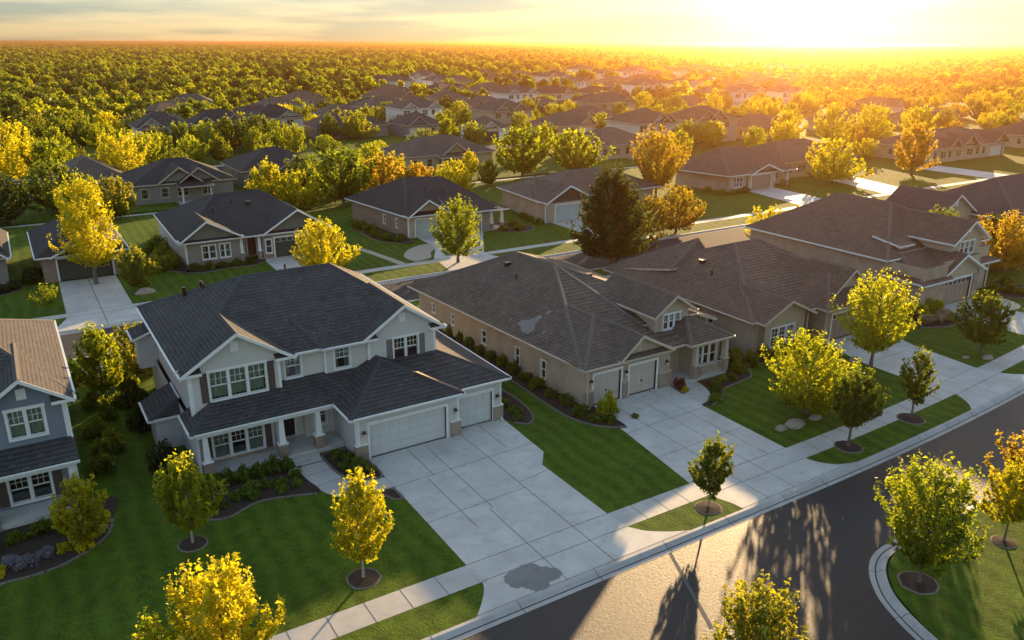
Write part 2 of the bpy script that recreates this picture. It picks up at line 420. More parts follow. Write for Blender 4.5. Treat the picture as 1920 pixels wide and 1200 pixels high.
# ------------------------------------------------------------------ helpers
class MB:
    def __init__(self):
        self.v = []; self.f = []; self.m = []; self.mats = []
    def mi(self, mat):
        if mat not in self.mats:
            self.mats.append(mat)
        return self.mats.index(mat)
    def face(self, pts, mat):
        i = len(self.v)
        self.v += [tuple(p) for p in pts]
        self.f.append(tuple(range(i, i + len(pts))))
        self.m.append(self.mi(mat))
    def hexa(self, b4, t4, mat, bottom=True):
        """b4, t4: four points each, counter-clockwise seen from above"""
        self.face(t4, mat)
        if bottom:
            self.face(b4[::-1], mat)
        for i in range(4):
            j = (i + 1) % 4
            self.face([b4[i], b4[j], t4[j], t4[i]], mat)
    def box(self, x0, x1, y0, y1, z0, z1, mat):
        self.hexa([(x0, y0, z0), (x1, y0, z0), (x1, y1, z0), (x0, y1, z0)], [(x0, y0, z1), (x1, y0, z1), (x1, y1, z1), (x0, y1, z1)], mat)
    def tube(self, pts, radii, mat, n=6):
        rings = []
        for k, p in enumerate(pts):
            p = Vector(p)
            a = Vector(pts[max(0, k - 1)]); b = Vector(pts[min(len(pts) - 1, k + 1)])
            d = (b - a).normalized()
            u = d.cross(Vector((0.31, 0.87, 0.21))).normalized(); w = d.cross(u)
            rings.append([p + (u * math.cos(2 * math.pi * i / n) + w * math.sin(2 * math.pi * i / n)) * radii[k] for i in range(n)])
        for k in range(len(rings) - 1):
            for i in range(n):
                j = (i + 1) % n
                self.face([rings[k][i], rings[k][j], rings[k + 1][j], rings[k + 1][i]], mat)
        self.face(rings[0][::-1], mat); self.face(rings[-1], mat)
    def build(self, name, parent=None, origin=None, smooth=False, loc=None):
        if not self.f:
            return None
        me = bpy.data.meshes.new(name)
        o3 = Vector(origin) if origin is not None else Vector((0, 0, 0))
        me.from_pydata([(p[0] - o3.x, p[1] - o3.y, p[2] - o3.z) for p in self.v], [], self.f)
        for mat in self.mats:
            me.materials.append(MT[mat])
        me.polygons.foreach_set('material_index', self.m)
        if smooth:
            me.polygons.foreach_set('use_smooth', [True] * len(self.f))
        me.update()
        ob = bpy.data.objects.new(name, me)
        COL.objects.link(ob)
        if parent is not None:
            ob.parent = parent
        elif origin is not None:
            ob.location = o3
        return ob

def tag(o, label=None, cat=None, group=None, kind=None):
    if label: o['label'] = label
    if cat: o['category'] = cat
    if group: o['group'] = group
    if kind: o['kind'] = kind
    return o
def empty(name, loc, label, cat, group=None):
    o = bpy.data.objects.new(name, None)
    o.empty_display_size = 0.3
    COL.objects.link(o)
    o.location = loc
    return tag(o, label, cat, group)
# ------------------------------------------------------------------ houses
def V3(p): return Vector(p)
class House:
    def __init__(self, name, label, cat, ox, oy, group=None, trim='trim'):
        self.o = (ox, oy, 0.0)
        self.root = empty(name, self.o, label, cat, group)
        self.trim = trim
    def put(self, mb, name, parent=None, smooth=False):
        return mb.build(name, parent or self.root, self.o, smooth)
    # walls: counter-clockwise loop (front runs towards +X); openings {segment: [(u0,u1,z0,z1), ...]}
    def walls(self, pts, z0, z1, mat, openings=None, closed=True, mats=None, base=None, name='wall', cap=False):
        mb = MB()
        n = len(pts)
        for s in range(n if closed else n - 1):
            p0 = pts[s]; p1 = pts[(s + 1) % n]
            self._seg(mb, p0, p1, z0, z1, (mats or {}).get(s, mat), (openings or {}).get(s, ()), base)
        if cap:
            mb.face([(p[0], p[1], z1) for p in pts], mat)
        return self.put(mb, name)
    def _seg(self, mb, p0, p1, z0, z1, mat, ops, base=None):
        d = Vector((p1[0] - p0[0], p1[1] - p0[1], 0)); Ln = d.length; d.normalize()
        nr = Vector((d.y, -d.x, 0))
        P = lambda u, n, z: (p0[0] + d.x * u + nr.x * n, p0[1] + d.y * u + nr.y * n, z)
        us = sorted({0.0, Ln, *[o[0] for o in ops], *[o[1] for o in ops]})
        zs = sorted({z0, z1, *[o[2] for o in ops], *[o[3] for o in ops], *([base[0]] if base else [])})
        us = [u for u in us if -1e-6 <= u <= Ln + 1e-6]; zs = [z for z in zs if z0 - 1e-6 <= z <= z1 + 1e-6]
        for a, b in zip(us, us[1:]):
            for c, e in zip(zs, zs[1:]):
                um = (a + b) / 2; zm = (c + e) / 2
                if any(o[0] < um < o[1] and o[2] < zm < o[3] for o in ops):
                    continue
                mm = base[1] if base and zm < base[0] else mat
                mb.face([P(a, 0, c), P(b, 0, c), P(b, 0, e), P(a, 0, e)], mm)
        for (a, b, c, e) in ops:
            k = -0.16
            for q in ([(a, c), (b, c)], [(b, c), (b, e)], [(b, e), (a, e)], [(a, e), (a, c)]):
                (u1, w1), (u2, w2) = q
                mb.face([P(u1, 0, w1), P(u1, k, w1), P(u2, k, w2), P(u2, 0, w2)], mat)
    def lframe(self, p0, p1):
        d = Vector((p1[0] - p0[0], p1[1] - p0[1], 0)).normalized()
        nr = Vector((d.y, -d.x, 0))
        return lambda u, n, z: (p0[0] + d.x * u + nr.x * n, p0[1] + d.y * u + nr.y * n, z)
    def lbox(self, mb, P, u0, u1, n0, n1, z0, z1, mat):
        b = [P(u0, n1, z0), P(u1, n1, z0), P(u1, n0, z0), P(u0, n0, z0)]
        t = [P(u0, n1, z1), P(u1, n1, z1), P(u1, n0, z1), P(u0, n0, z1)]
        mb.hexa(b, t, mat)
    # a window in a wall opening: seg p0->p1, u0..u1, z0..z1, `units` double-hung sashes
    def window(self, p0, p1, u0, u1, z0, z1, units=1, cols=3, rows=2, full=False, shut=None, sw=0.38, curtain=True, trimw=0.09, head=0.13, label=None, lite=False):
        P = self.lframe(p0, p1)
        fr = MB(); t = self.trim
        # casing
        self.lbox(fr, P, u0 - trimw, u0, -0.10, 0.035, z0 - 0.06, z1, t)
        self.lbox(fr, P, u1, u1 + trimw, -0.10, 0.035, z0 - 0.06, z1, t)
        self.lbox(fr, P, u0 - trimw - .03, u1 + trimw + .03, -0.10, 0.05, z1, z1 + head, t)
        self.lbox(fr, P, u0 - trimw, u1 + trimw, -0.10, 0.07, z0 - 0.12, z0 - 0.06 + .06, t)
        w = (u1 - u0) / units
        for k in range(units):
            a = u0 + k * w; b = a + w
            if k:
                self.lbox(fr, P, a - 0.055, a + 0.055, -0.10, 0.028, z0, z1, t)
                a += 0.055
            if k < units - 1: b -= 0.055
            zm = (z0 + z1) / 2
            s = 0.04
            for (x0, x1, y0, y1) in ((a, b, z0, z0 + s), (a, b, z1 - s, z1), (a, b, zm - .03, zm + .03), (a, a + s, z0 + s, z1 - s), (b - s, b, z0 + s, z1 - s)):
                self.lbox(fr, P, x0, x1, -0.085, -0.03, y0, y1, t)
            if not lite:
                for c in range(1, cols):
                    x = a + s + (b - a - 2 * s) * c / cols
                    self.lbox(fr, P, x - .012, x + .012, -0.078, -0.045, (z0 + s if full else zm + .03), z1 - s, t)
                for c in range(1, rows):
                    for (q0, q1) in (((zm + .03, z1 - s), (z0 + s, zm - .03)) if full else ((zm + .03, z1 - s),)):
                        zz = q0 + (q1 - q0) * c / rows
                        self.lbox(fr, P, a + s, b - s, -0.080, -0.047, zz - .012, zz + .012, t)
        w_ob = self.put(fr, 'window')
        if label: w_ob['label'] = label
        pm = MB(); pm.face([P(u0, -0.062, z0), P(u1, -0.062, z0), P(u1, -0.062, z1), P(u0, -0.062, z1)], 'glass')
        self.put(pm, 'pane', w_ob)
        rm = MB()
        rm.face([P(u0 - .3, -0.9, z0 - .3), P(u1 + .3, -0.9, z0 - .3), P(u1 + .3, -0.9, z1 + .1), P(u0 - .3, -0.9, z1 + .1)], 'interior')  # near-black sheet standing in for the shade inside the room
        if curtain:
            n = int(10 * (u1 - u0)) + 4
            rng = random.Random(int(u0 * 100 + z0 * 10 + p0[0] * 7))
            for (a, b) in ((0.0, 0.30), (0.70, 1.0)) if curtain == 'side' else ((0.02, 0.98),):
                ua, ub = u0 + (u1 - u0) * a, u0 + (u1 - u0) * b
                for i in range(n):
                    x0 = ua + (ub - ua) * i / n; x1 = ua + (ub - ua) * (i + 1) / n
                    d0 = -0.24 - 0.05 * math.sin(i * 2.1); d1 = -0.24 - 0.05 * math.sin((i + 1) * 2.1)
                    rm.face([P(x0, d0, z0), P(x1, d1, z0), P(x1, d1, z1), P(x0, d0, z1)], 'curtain')
            c_ob = self.put(rm, 'curtain', w_ob)
        else:
            self.put(rm, 'blind', w_ob)
        if shut:
            for (a, b) in ((u0 - trimw - sw - .03, u0 - trimw - .03), (u1 + trimw + .03, u1 + trimw + .03 + sw)):
                sm = MB(); self.lbox(sm, P, a, b, 0.0, 0.045, z0 - 0.06, z1 + .02, shut)
                self.lbox(sm, P, a + .04, b - .04, 0.045, 0.055, z0, (z0 + z1) / 2 - .03, shut)
                self.lbox(sm, P, a + .04, b - .04, 0.045, 0.055, (z0 + z1) / 2 + .03, z1 - .03, shut)
                self.put(sm, 'shutter')
        return w_ob
    def garage_door(self, p0, p1, u0, u1, h, mat, rows=4, glazed=False, frame=True, handle=False):
        P = self.lframe(p0, p1)
        d = MB()
        rh = h / rows; n = max(2, int(round((u1 - u0) / 0.62)))
        d.face([P(u0, -0.16, 0), P(u1, -0.16, 0), P(u1, -0.16, h), P(u0, -0.16, h)], mat)
        for r in range(rows):
            for c in range(n):
                a = u0 + (u1 - u0) * (c + .12) / n; b = u0 + (u1 - u0) * (c + .88) / n
                z0 = rh * r + rh * .16; z1 = rh * (r + 1) - rh * .16
                if glazed and r == rows - 1:
                    self.lbox(d, P, a - .03, b + .03, -0.16, -0.125, z0 - .03, z1 + .03, self.trim)
                    self.lbox(d, P, a, b, -0.125, -0.120, z0, z1, 'interior')
                else:
                    self.lbox(d, P, a, b, -0.16, -0.135, z0, z1, mat)
        ob = self.put(d, 'garage_door')
        if handle:
            hm = MB(); um = (u0 + u1) / 2; self.lbox(hm, P, um - .06, um + .06, -.135, -.09, .78, .88, 'metal_dark'); self.put(hm, 'handle', ob)
        if frame:
            f = MB(); w = 0.14
            self.lbox(f, P, u0 - w, u0, -0.14, 0.03, 0, h, self.trim)
            self.lbox(f, P, u1, u1 + w, -0.14, 0.03, 0, h, self.trim)
            self.lbox(f, P, u0 - w, u1 + w, -0.14, 0.035, h, h + .18, self.trim)
            self.put(f, 'door_frame', ob)
        return ob
    def door(self, p0, p1, u0, u1, z0, z1, mat='door_black', side=0.0):
        P = self.lframe(p0, p1)
        d = MB()
        d.face([P(u0, -.12, z0), P(u1, -.12, z0), P(u1, -.12, z1), P(u0, -.12, z1)], mat)
        for (a, b, c, e) in ((.12, .44, .08, .45), (.56, .88, .08, .45), (.12, .44, .52, .92), (.56, .88, .52, .92)):
            W, H = u1 - u0, z1 - z0
            self.lbox(d, P, u0 + W * a, u0 + W * b, -.12, -.095, z0 + H * c, z0 + H * e, mat)
        ob = self.put(d, 'door')
        f = MB()
        self.lbox(f, P, u0 - .1, u0, -.12, .03, z0, z1, self.trim); self.lbox(f, P, u1, u1 + .1, -.12, .03, z0, z1, self.trim)
        self.lbox(f, P, u0 - .1, u1 + .1, -.12, .035, z1, z1 + .1, self.trim)
        self.put(f, 'door_frame', ob)
        h = MB(); self.lbox(h, P, u1 - .12, u1 - .08, -.12, -.04, z0 + .95, z0 + 1.1, 'metal_dark'); self.put(h, 'handle', ob)
        return ob
    def sconce(self, x, y, z, name='wall_lamp'):
        m = MB()
        m.box(x - .05, x + .05, y - .03, y, z - .12, z + .14, 'metal_dark')
        m.hexa([(x - .10, y - .24, z + .06), (x + .10, y - .24, z + .06), (x + .10, y - .04, z + .06), (x - .10, y - .04, z + .06)],
               [(x - .04, y - .18, z + .22), (x + .04, y - .18, z + .22), (x + .04, y - .10, z + .22), (x - .04, y - .10, z + .22)], 'metal_dark')
        ob = self.put(m, name)
        g = MB()
        g.hexa([(x - .05, y - .19, z - .16), (x + .05, y - .19, z - .16), (x + .05, y - .09, z - .16), (x - .05, y - .09, z - .16)],
               [(x - .08, y - .22, z + .058), (x + .08, y - .22, z + .058), (x + .08, y - .06, z + .058), (x - .08, y - .06, z + .058)], 'lamp_glass')
        self.put(g, 'lamp_shade', ob)
    def post(self, x0, x1, y0, y1, z0, z1, mat=None, name='corner_board'):
        m = MB(); m.box(x0, x1, y0, y1, z0, z1, mat or self.trim); return self.put(m, name)
    def downspout(self, x, y, z1, z0=0.1):
        m = MB(); m.box(x - .04, x + .04, y - .09, y - .012, z0, z1, self.trim)
        m.hexa([(x - .04, y - .30, z0 - .05), (x + .04, y - .30, z0 - .05), (x + .04, y - .09, z0), (x - .04, y - .09, z0)],
               [(x - .04, y - .30, z0 + .02), (x + .04, y - .30, z0 + .02), (x + .04, y - .09, z0 + .08), (x - .04, y - .09, z0 + .08)], self.trim)
        return self.put(m, 'downspout')
    # roof: planar polygons (seen from above counter-clockwise); open edges get fascia, shared edges a cap
    def roof(self, polys, mat, t=0.17, name='roof', gutter=True, caps=True, flash=()):
        mb = MB()
        key = lambda p: (round(p[0], 3), round(p[1], 3), round(p[2], 3))
        edges = {}
        for pi, pl in enumerate(polys):
            for q in range(1, len(pl) - 1):
                tri = [pl[0], pl[q], pl[q + 1]]
                mb.face(tri, mat)
                mb.face([(p[0], p[1], p[2] - t) for p in tri][::-1], self.trim)
            for i in range(len(pl)):
                a, b = pl[i], pl[(i + 1) % len(pl)]
                edges.setdefault(frozenset((key(a), key(b))), []).append((a, b, pi))
        norms = []
        for pl in polys:
            n = (V3(pl[1]) - V3(pl[0])).cross(V3(pl[2]) - V3(pl[0])).normalized()
            norms.append(n if n.z > 0 else -n)
        gms = []
        for k, es in edges.items():
            a, b, pi = es[0]
            if len(es) == 1:
                mb.face([(a[0], a[1], a[2] - t), (b[0], b[1], b[2] - t), b, a], self.trim)
                if gutter and abs(a[2] - b[2]) < 0.01 and not (callable(gutter) and not gutter(a, b)):
                    d = (V3(b) - V3(a)); Ln = d.length
                    if Ln > .3:
                        d.normalize(); nr = Vector((d.y, -d.x, 0))
                        z = a[2]
                        q = lambda s, o, zz: (a[0] + d.x * s + nr.x * o, a[1] + d.y * s + nr.y * o, zz)
                        gm = MB(); gms.append(gm)
                        gm.hexa([q(0, .07, z - .14), q(Ln, .07, z - .14), q(Ln, .004, z - .14), q(0, .004, z - .14)][::1],
                                [q(0, .11, z - .015), q(Ln, .11, z - .015), q(Ln, .004, z - .015), q(0, .004, z - .015)], self.trim)
            elif caps:
                e = V3(b) - V3(a)
                n1, n2 = norms[es[0][2]], norms[es[1][2]]
                c1 = sum((V3(p) for p in polys[es[0][2]]), Vector()) / len(polys[es[0][2]])
                c2 = sum((V3(p) for p in polys[es[1][2]]), Vector()) / len(polys[es[1][2]])
                mid = (V3(a) + V3(b)) / 2
                if (c1 - mid).dot(n2) > 0.01: # valley
                    continue
                cm = mat.replace('shingle', 'cap')
                for (n, c) in ((n1, c1), (n2, c2)):
                    w = e.cross(n).normalized()
                    if w.dot(c - mid) < 0: w = -w
                    lift = (n1 + n2).normalized() * .035
                    A = V3(a) + lift; B = V3(b) + lift
                    C = V3(b) + w * .15 + n * .018; D = V3(a) + w * .15 + n * .018
                    f = [A, B, C, D]
                    if (B - A).cross(C - A).z < 0: f = f[::-1]
                    mb.face(f, cm)
        ob = self.put(mb, name)
        for gm in gms:
            self.put(gm, 'gutter', ob)
        return ob
    def hip(self, x0, x1, y0, y1, z, ra, rb, mat, name='roof', **k):
        """eave rectangle, ridge from ra=(x,y,z) to rb; ridge along X or Y; ra==rb makes a pyramid"""
        A, B, C, D = (x0, y0, z), (x1, y0, z), (x1, y1, z), (x0, y1, z)
        if ra == rb:
            P = [[A, B, ra], [B, C, ra], [C, D, ra], [D, A, ra]]
        elif abs(ra[0] - rb[0]) >= abs(ra[1] - rb[1]):
            P = [[A, B, rb, ra], [B, C, rb], [C, D, ra, rb], [D, A, ra]]
        else:
            P = [[A, B, ra], [B, C, rb, ra], [C, D, rb], [D, A, ra, rb]]
        return self.roof(P, mat, name=name, **k)
    def gable(self, x0, x1, xp, y0, y1, z, zp, mat, wall=None, wy=None, wx=None, name='gable_roof', yl=None, yr=None, wz=None, vent=None, vw=0.42, vh=0.55, **k):
        """front gable: peak at xp, front edge y0, running back to y1 (yl/yr: where the left/right eave stops)"""
        A, P, Q, B = (x0, y0, z), (xp, y0, zp), (xp, y1, zp), (x0, yl if yl is not None else y1, z)
        C, D = (x1, y0, z), (x1, yr if yr is not None else y1, z)
        ob = self.roof([[A, P, Q, B], [C, D, Q, P]], mat, name=name, **k)
        if wall:
            wl, wr = wx
            zb = wz if wz is not None else z - .25
            sl = (zp - z) / (xp - x0); sr = (zp - z) / (x1 - xp)
            g = MB()
            zl = z + sl * (wl - x0) - .1; zr = z + sr * (x1 - wr) - .1
            g.face([(wl, wy, zb), (wr, wy, zb), (wr, wy, zr), (xp, wy, zp - .1), (wl, wy, zl)], wall)
            # rake boards on the front edge, eave returns
            self.put(g, 'gable_wall')
            r = MB()
            for (xa, s) in ((x0, 1), (x1, -1)):
                b4 = [(xa, y0 - .03, z - .20), (xp, y0 - .03, zp - .20), (xp, y0 - .004, zp - .20), (xa, y0 - .004, z - .20)]
                t4 = [(xa, y0 - .03, z - .0), (xp, y0 - .03, zp - .0), (xp, y0 - .004, zp - .0), (xa, y0 - .004, z - .0)]
                if s < 0: b4 = [b4[1], b4[0], b4[3], b4[2]]; t4 = [t4[1], t4[0], t4[3], t4[2]]
                r.hexa(b4, t4, self.trim)
            self.put(r, 'rake_board', ob)
            if vent:
                v = MB(); x = xp if vent is True else vent[0]; zc = (zp - .95) if vent is True else vent[1]
                v.box(x - vw / 2, x + vw / 2, wy - .05, wy - .003, zc - vh / 2, zc + vh / 2, self.trim)
                for i in range(4):
                    zz = zc - vh / 2 + .07 + i * (vh - .1) / 4
                    v.box(x - vw / 2 + .05, x + vw / 2 - .05, wy - .075, wy - .052, zz, zz + .04, self.trim)
                self.put(v, 'vent')
        return ob
    def returns(self, x0, x1, y0, y1, z, mat):
        """small shingled eave return at a gable corner"""
        m = MB(); m.hexa([(x0, y0, z - .16), (x1, y0, z - .16), (x1, y1, z - .16), (x0, y1, z - .16)], [(x0, y0, z), (x1, y0, z), (x1, y1, z + .16), (x0, y1, z + .16)], self.trim)
        m.face([(x0, y0, z + .004), (x1, y0, z + .004), (x1, y1, z + .164), (x0, y1, z + .164)], mat)
        self.put(m, 'eave_return')
    def column(self, x, y, z0, z1, zs, w=0.42, stone='stone', name='porch_column'):
        m = MB(); h = w / 2; k = .17; j = .12
        m.hexa([(x - k, y - k, zs + .06), (x + k, y - k, zs + .06), (x + k, y + k, zs + .06), (x - k, y + k, zs + .06)],
               [(x - j, y - j, z1), (x + j, y - j, z1), (x + j, y + j, z1), (x - j, y + j, z1)], self.trim)
        m.box(x - h - .04, x + h + .04, y - h - .04, y + h + .04, zs, zs + .06, self.trim)
        m.box(x - .18, x + .18, y - .18, y + .18, z1 - .12, z1 - .002, self.trim)
        ob = self.put(m, name)
        s = MB(); s.box(x - h, x + h, y - h, y + h, z0, zs, stone); self.put(s, 'stone_base', ob)
        return ob
    def stack(self, x, y, z, r=.06, h=.45):
        m = MB(); m.tube([(x, y, z - .3), (x, y, z + h)], [r, r], 'metal_dark', 8); return self.put(m, 'vent_pipe')
    def box_vent(self, x, y, z):
        m = MB(); m.box(x - .2, x + .2, y - .2, y + .2, z - .15, z + .16, 'metal_dark'); m.box(x - .26, x + .26, y - .26, y + .26, z + .16, z + .20, 'metal_dark'); return self.put(m, 'roof_vent')
# ------------------------------------------------------------------ ground, streets, pavements
def struct(mb, name, label=None, kind='structure'):
    o = mb.build(name)
    o['kind'] = kind
    if label: o['label'] = label
    return o
def sheet(mb, pts, z, mat):
    from mathutils.geometry import tessellate_polygon
    tris = tessellate_polygon([[Vector((p[0], p[1], 0)) for p in pts]])
    for t in tris:
        q = [pts[i] for i in t]
        a = (q[1][0] - q[0][0]) * (q[2][1] - q[0][1]) - (q[1][1] - q[0][1]) * (q[2][0] - q[0][0])
        if a < 0: q = q[::-1]
        mb.face([(p[0], p[1], z) for p in q], mat)
def slab(mb, pts, z0, z1, mat, side=None):
    sheet(mb, pts, z1, mat)
    n = len(pts)
    ar = sum(pts[i][0] * pts[(i + 1) % n][1] - pts[(i + 1) % n][0] * pts[i][1] for i in range(n))
    for i in range(n):
        a, b = pts[i], pts[(i + 1) % n]
        if ar < 0: a, b = b, a
        mb.face([(a[0], a[1], z0), (b[0], b[1], z0), (b[0], b[1], z1), (a[0], a[1], z1)], side or mat)
def yc(x): return 0.0018 * max(0.0, x - 32.0) ** 2
def xs(a, b, step=4.0):
    n = max(1, int(abs(b - a) / step)); return [a + (b - a) * i / n for i in range(n + 1)]
def smooth(pts, n=6):
    out = []
    m = len(pts)
    for i in range(m - 1):
        p0 = pts[max(0, i - 1)]; p1 = pts[i]; p2 = pts[i + 1]; p3 = pts[min(m - 1, i + 2)]
        for k in range(n):
            t = k / n
            out.append(tuple(0.5 * ((2 * p1[j]) + (-p0[j] + p2[j]) * t + (2 * p0[j] - 5 * p1[j] + 4 * p2[j] - p3[j]) * t * t + (-p0[j] + 3 * p1[j] - 3 * p2[j] + p3[j]) * t ** 3) for j in (0, 1)))
    out.append(tuple(pts[-1]))
    return out

LOW = -0.135
g = MB()
rings = [0, 400, 1200, 4000, 20000]
for i in range(len(rings) - 1):
    for s in range(48):
        a0, a1 = 2 * math.pi * s / 48, 2 * math.pi * (s + 1) / 48
        r0, r1 = rings[i], rings[i + 1]
        q = [(60 + r0 * math.cos(a0), 60 + r0 * math.sin(a0), -0.16), (60 + r1 * math.cos(a0), 60 + r1 * math.sin(a0), -0.16),
             (60 + r1 * math.cos(a1), 60 + r1 * math.sin(a1), -0.16), (60 + r0 * math.cos(a1), 60 + r0 * math.sin(a1), -0.16)]
        g.face(q[1:] if r0 == 0 else q, 'grass_rough')
struct(g, 'ground')

# the front street and its side street, one asphalt sheet
r = MB()
sheet(r, [(-45, -25)] + [(140, -25), (140, 23.2 + yc(140))] + [(x, 23.2 + yc(x)) for x in xs(136, 32)] + [(-45, 23.2)], LOW, 'asphalt')
struct(r, 'street')
r = MB(); sheet(r, [(-45, 63.6), (260, 63.6), (260, 70.2), (-45, 70.2)], LOW, 'asphalt_old'); struct(r, 'back_street')
r = MB(); sheet(r, [(-60, 151), (320, 151), (320, 158), (-60, 158)], LOW, 'asphalt_old'); struct(r, 'far_street')
# tar seam in the asphalt
r = MB(); sheet(r, [(22.75, 22.85), (22.93, 22.85), (20.9, 18.2), (20.7, 18.2)], LOW + .004, 'joint'); struct(r, 'tar_seam')

# raised blocks of lawn
b = MB()
slab(b, [(-45, 23.5)] + [(x, 23.5 + yc(x)) for x in xs(32, 140)] + [(140, 63.2), (-45, 63.2)], -0.16, 0.0, 'grass'); struct(b, 'front_lawn')
b = MB(); slab(b, [(-45, 70.6), (260, 70.6), (260, 116.5), (-45, 116.5)], -0.16, 0.0, 'grass'); struct(b, 'back_lawn')
b = MB(); slab(b, [(-60, 119), (320, 119), (320, 150.6), (-60, 150.6)], -0.16, 0.0, 'grass'); struct(b, 'rear_lawn')
b = MB(); slab(b, [(-60, 158.4), (320, 158.4), (320, 205), (-60, 205)], -0.16, 0.0, 'grass'); struct(b, 'far_lawn')
ISL_O = smooth([(140, 17.9 + yc(140))] + [(x, 18.12 + yc(x)) for x in (100, 70, 50, 44, 38, 34.4)] + [(32.1, 18.1), (30.8, 17.95), (29.7, 17.45), (28.7, 16.6), (27.85, 15.4), (27.1, 13.4), (26.6, 10.5), (26.4, 4), (26.4, -25)], 4)
ISL_I = smooth([(140, 17.3 + yc(140))] + [(x, 17.5 + yc(x)) for x in (100, 70, 50, 44, 38, 34.6)] + [(32.4, 17.45), (31.2, 17.3), (30.2, 16.85), (29.3, 16.1), (28.55, 15.0), (27.8, 13.1), (27.3, 10.4), (27.1, 4), (27.1, -25)], 4)
b = MB(); slab(b, ISL_I + [(140, -25)], -0.16, 0.0, 'grass'); struct(b, 'corner_lawn')
LC = smooth([(20.6, -25), (20.6, 8), (20.4, 13.5), (19.9, 15.6), (18.6, 16.9), (16.5, 17.3), (5, 17.3), (-45, 17.3)], 4)
b = MB(); slab(b, LC + [(-45, -25)], -0.16, 0.0, 'grass'); struct(b, 'near_corner_lawn')

# rolled kerbs: profile swept along a path (offset to the left of travel = towards the lawn)
def kerb(name, pts, jn=3.0, flip=1):
    prof = [(0.0, LOW + .008), (0.30, LOW - .002), (0.36, LOW + .02), (0.46, -0.02), (0.52, 0.012), (0.68, 0.014)]
    m = MB(); acc = 0.0
    ring = []
    for i, p in enumerate(pts):
        a = Vector(pts[max(0, i - 1)]); c = Vector(pts[min(len(pts) - 1, i + 1)])
        d = (c - a).normalized(); nr = Vector((-d.y, d.x)) * flip
        ring.append([(p[0] + nr.x * o, p[1] + nr.y * o, z) for o, z in prof])
    for i in range(len(ring) - 1):
        for k in range(len(prof) - 1):
            q = [ring[i][k], ring[i + 1][k], ring[i + 1][k + 1], ring[i][k + 1]]
            m.face(q if flip > 0 else q[::-1], 'curb')
        acc += (Vector(pts[i + 1]) - Vector(pts[i])).length
        if acc > jn:
            acc = 0.0
            d = (Vector(pts[i + 1]) - Vector(pts[i])).normalized() * .018
            for k in range(len(prof) - 1):
                A, B = ring[i + 1][k], ring[i + 1][k + 1]
                q = [(A[0] - d.x, A[1] - d.y, A[2] + .004), (A[0] + d.x, A[1] + d.y, A[2] + .004), (B[0] + d.x, B[1] + d.y, B[2] + .004), (B[0] - d.x, B[1] - d.y, B[2] + .004)]
                m.face(q if flip > 0 else q[::-1], 'joint')
    return struct(m, name)
kerb('kerb', [(x, 22.88 + yc(x)) for x in xs(-45, 140, 1.0)])
kerb('corner_kerb', smooth(ISL_O, 2), flip=1)
kerb('near_corner_kerb', [(p[0] + (.65 if p[0] > 19 else .4 * (p[0] > 17)), p[1] + (.65 if p[0] < 19.5 else .2)) for p in LC], flip=1)
kerb('back_kerb_near', [(x, 63.85) for x in xs(-45, 260, 1.5)][::-1])
kerb('back_kerb', [(x, 69.95) for x in xs(-45, 260, 1.5)])
kerb('far_kerb', [(x, 157.8) for x in xs(-60, 320, 3)], 40)

# pavements
def joints(mb, segs, w, z):
    for (a, c) in segs:
        a = Vector(a); c = Vector(c); d = (c - a).normalized(); n = Vector((-d.y, d.x)) * w / 2
        mb.face([(a.x - n.x, a.y - n.y, z), (c.x - n.x, c.y - n.y, z), (c.x + n.x, c.y + n.y, z), (a.x + n.x, a.y + n.y, z)], 'joint')
s = MB()
X = xs(-45, 140, 2.0)
sheet(s, [(x, 25.4 + yc(x) * .98) for x in X] + [(x, 26.78 + yc(x) * .95) for x in X[::-1]], 0.004, 'concrete_walk')
for x in [14.42 - 1.62 * k for k in range(1, 34)] + [22.33 + 1.4 * k for k in range(1, 4)] + [35.2 + 1.55 * k for k in range(1, 10)] + [56.8 + 1.6 * k for k in range(1, 12)]:
    joints(s, [((x, 25.4 + yc(x) * .98), (x, 26.78 + yc(x) * .95))], .03, 0.0105)
struct(s, 'sidewalk')
s = MB(); sheet(s, [(-45, 74.15), (260, 74.15), (260, 75.3), (-45, 75.3)], 0.004, 'concrete_walk'); struct(s, 'back_sidewalk')
s = MB(); sheet(s, [(-45, 59.6), (140, 59.6), (140, 60.8), (-45, 60.8)], 0.004, 'concrete_walk'); struct(s, 'near_back_sidewalk')
s = MB(); sheet(s, [(-45, 117.1), (300, 117.1), (300, 118.2), (-45, 118.2)], -0.15, 'concrete_walk'); struct(s, 'rear_path')

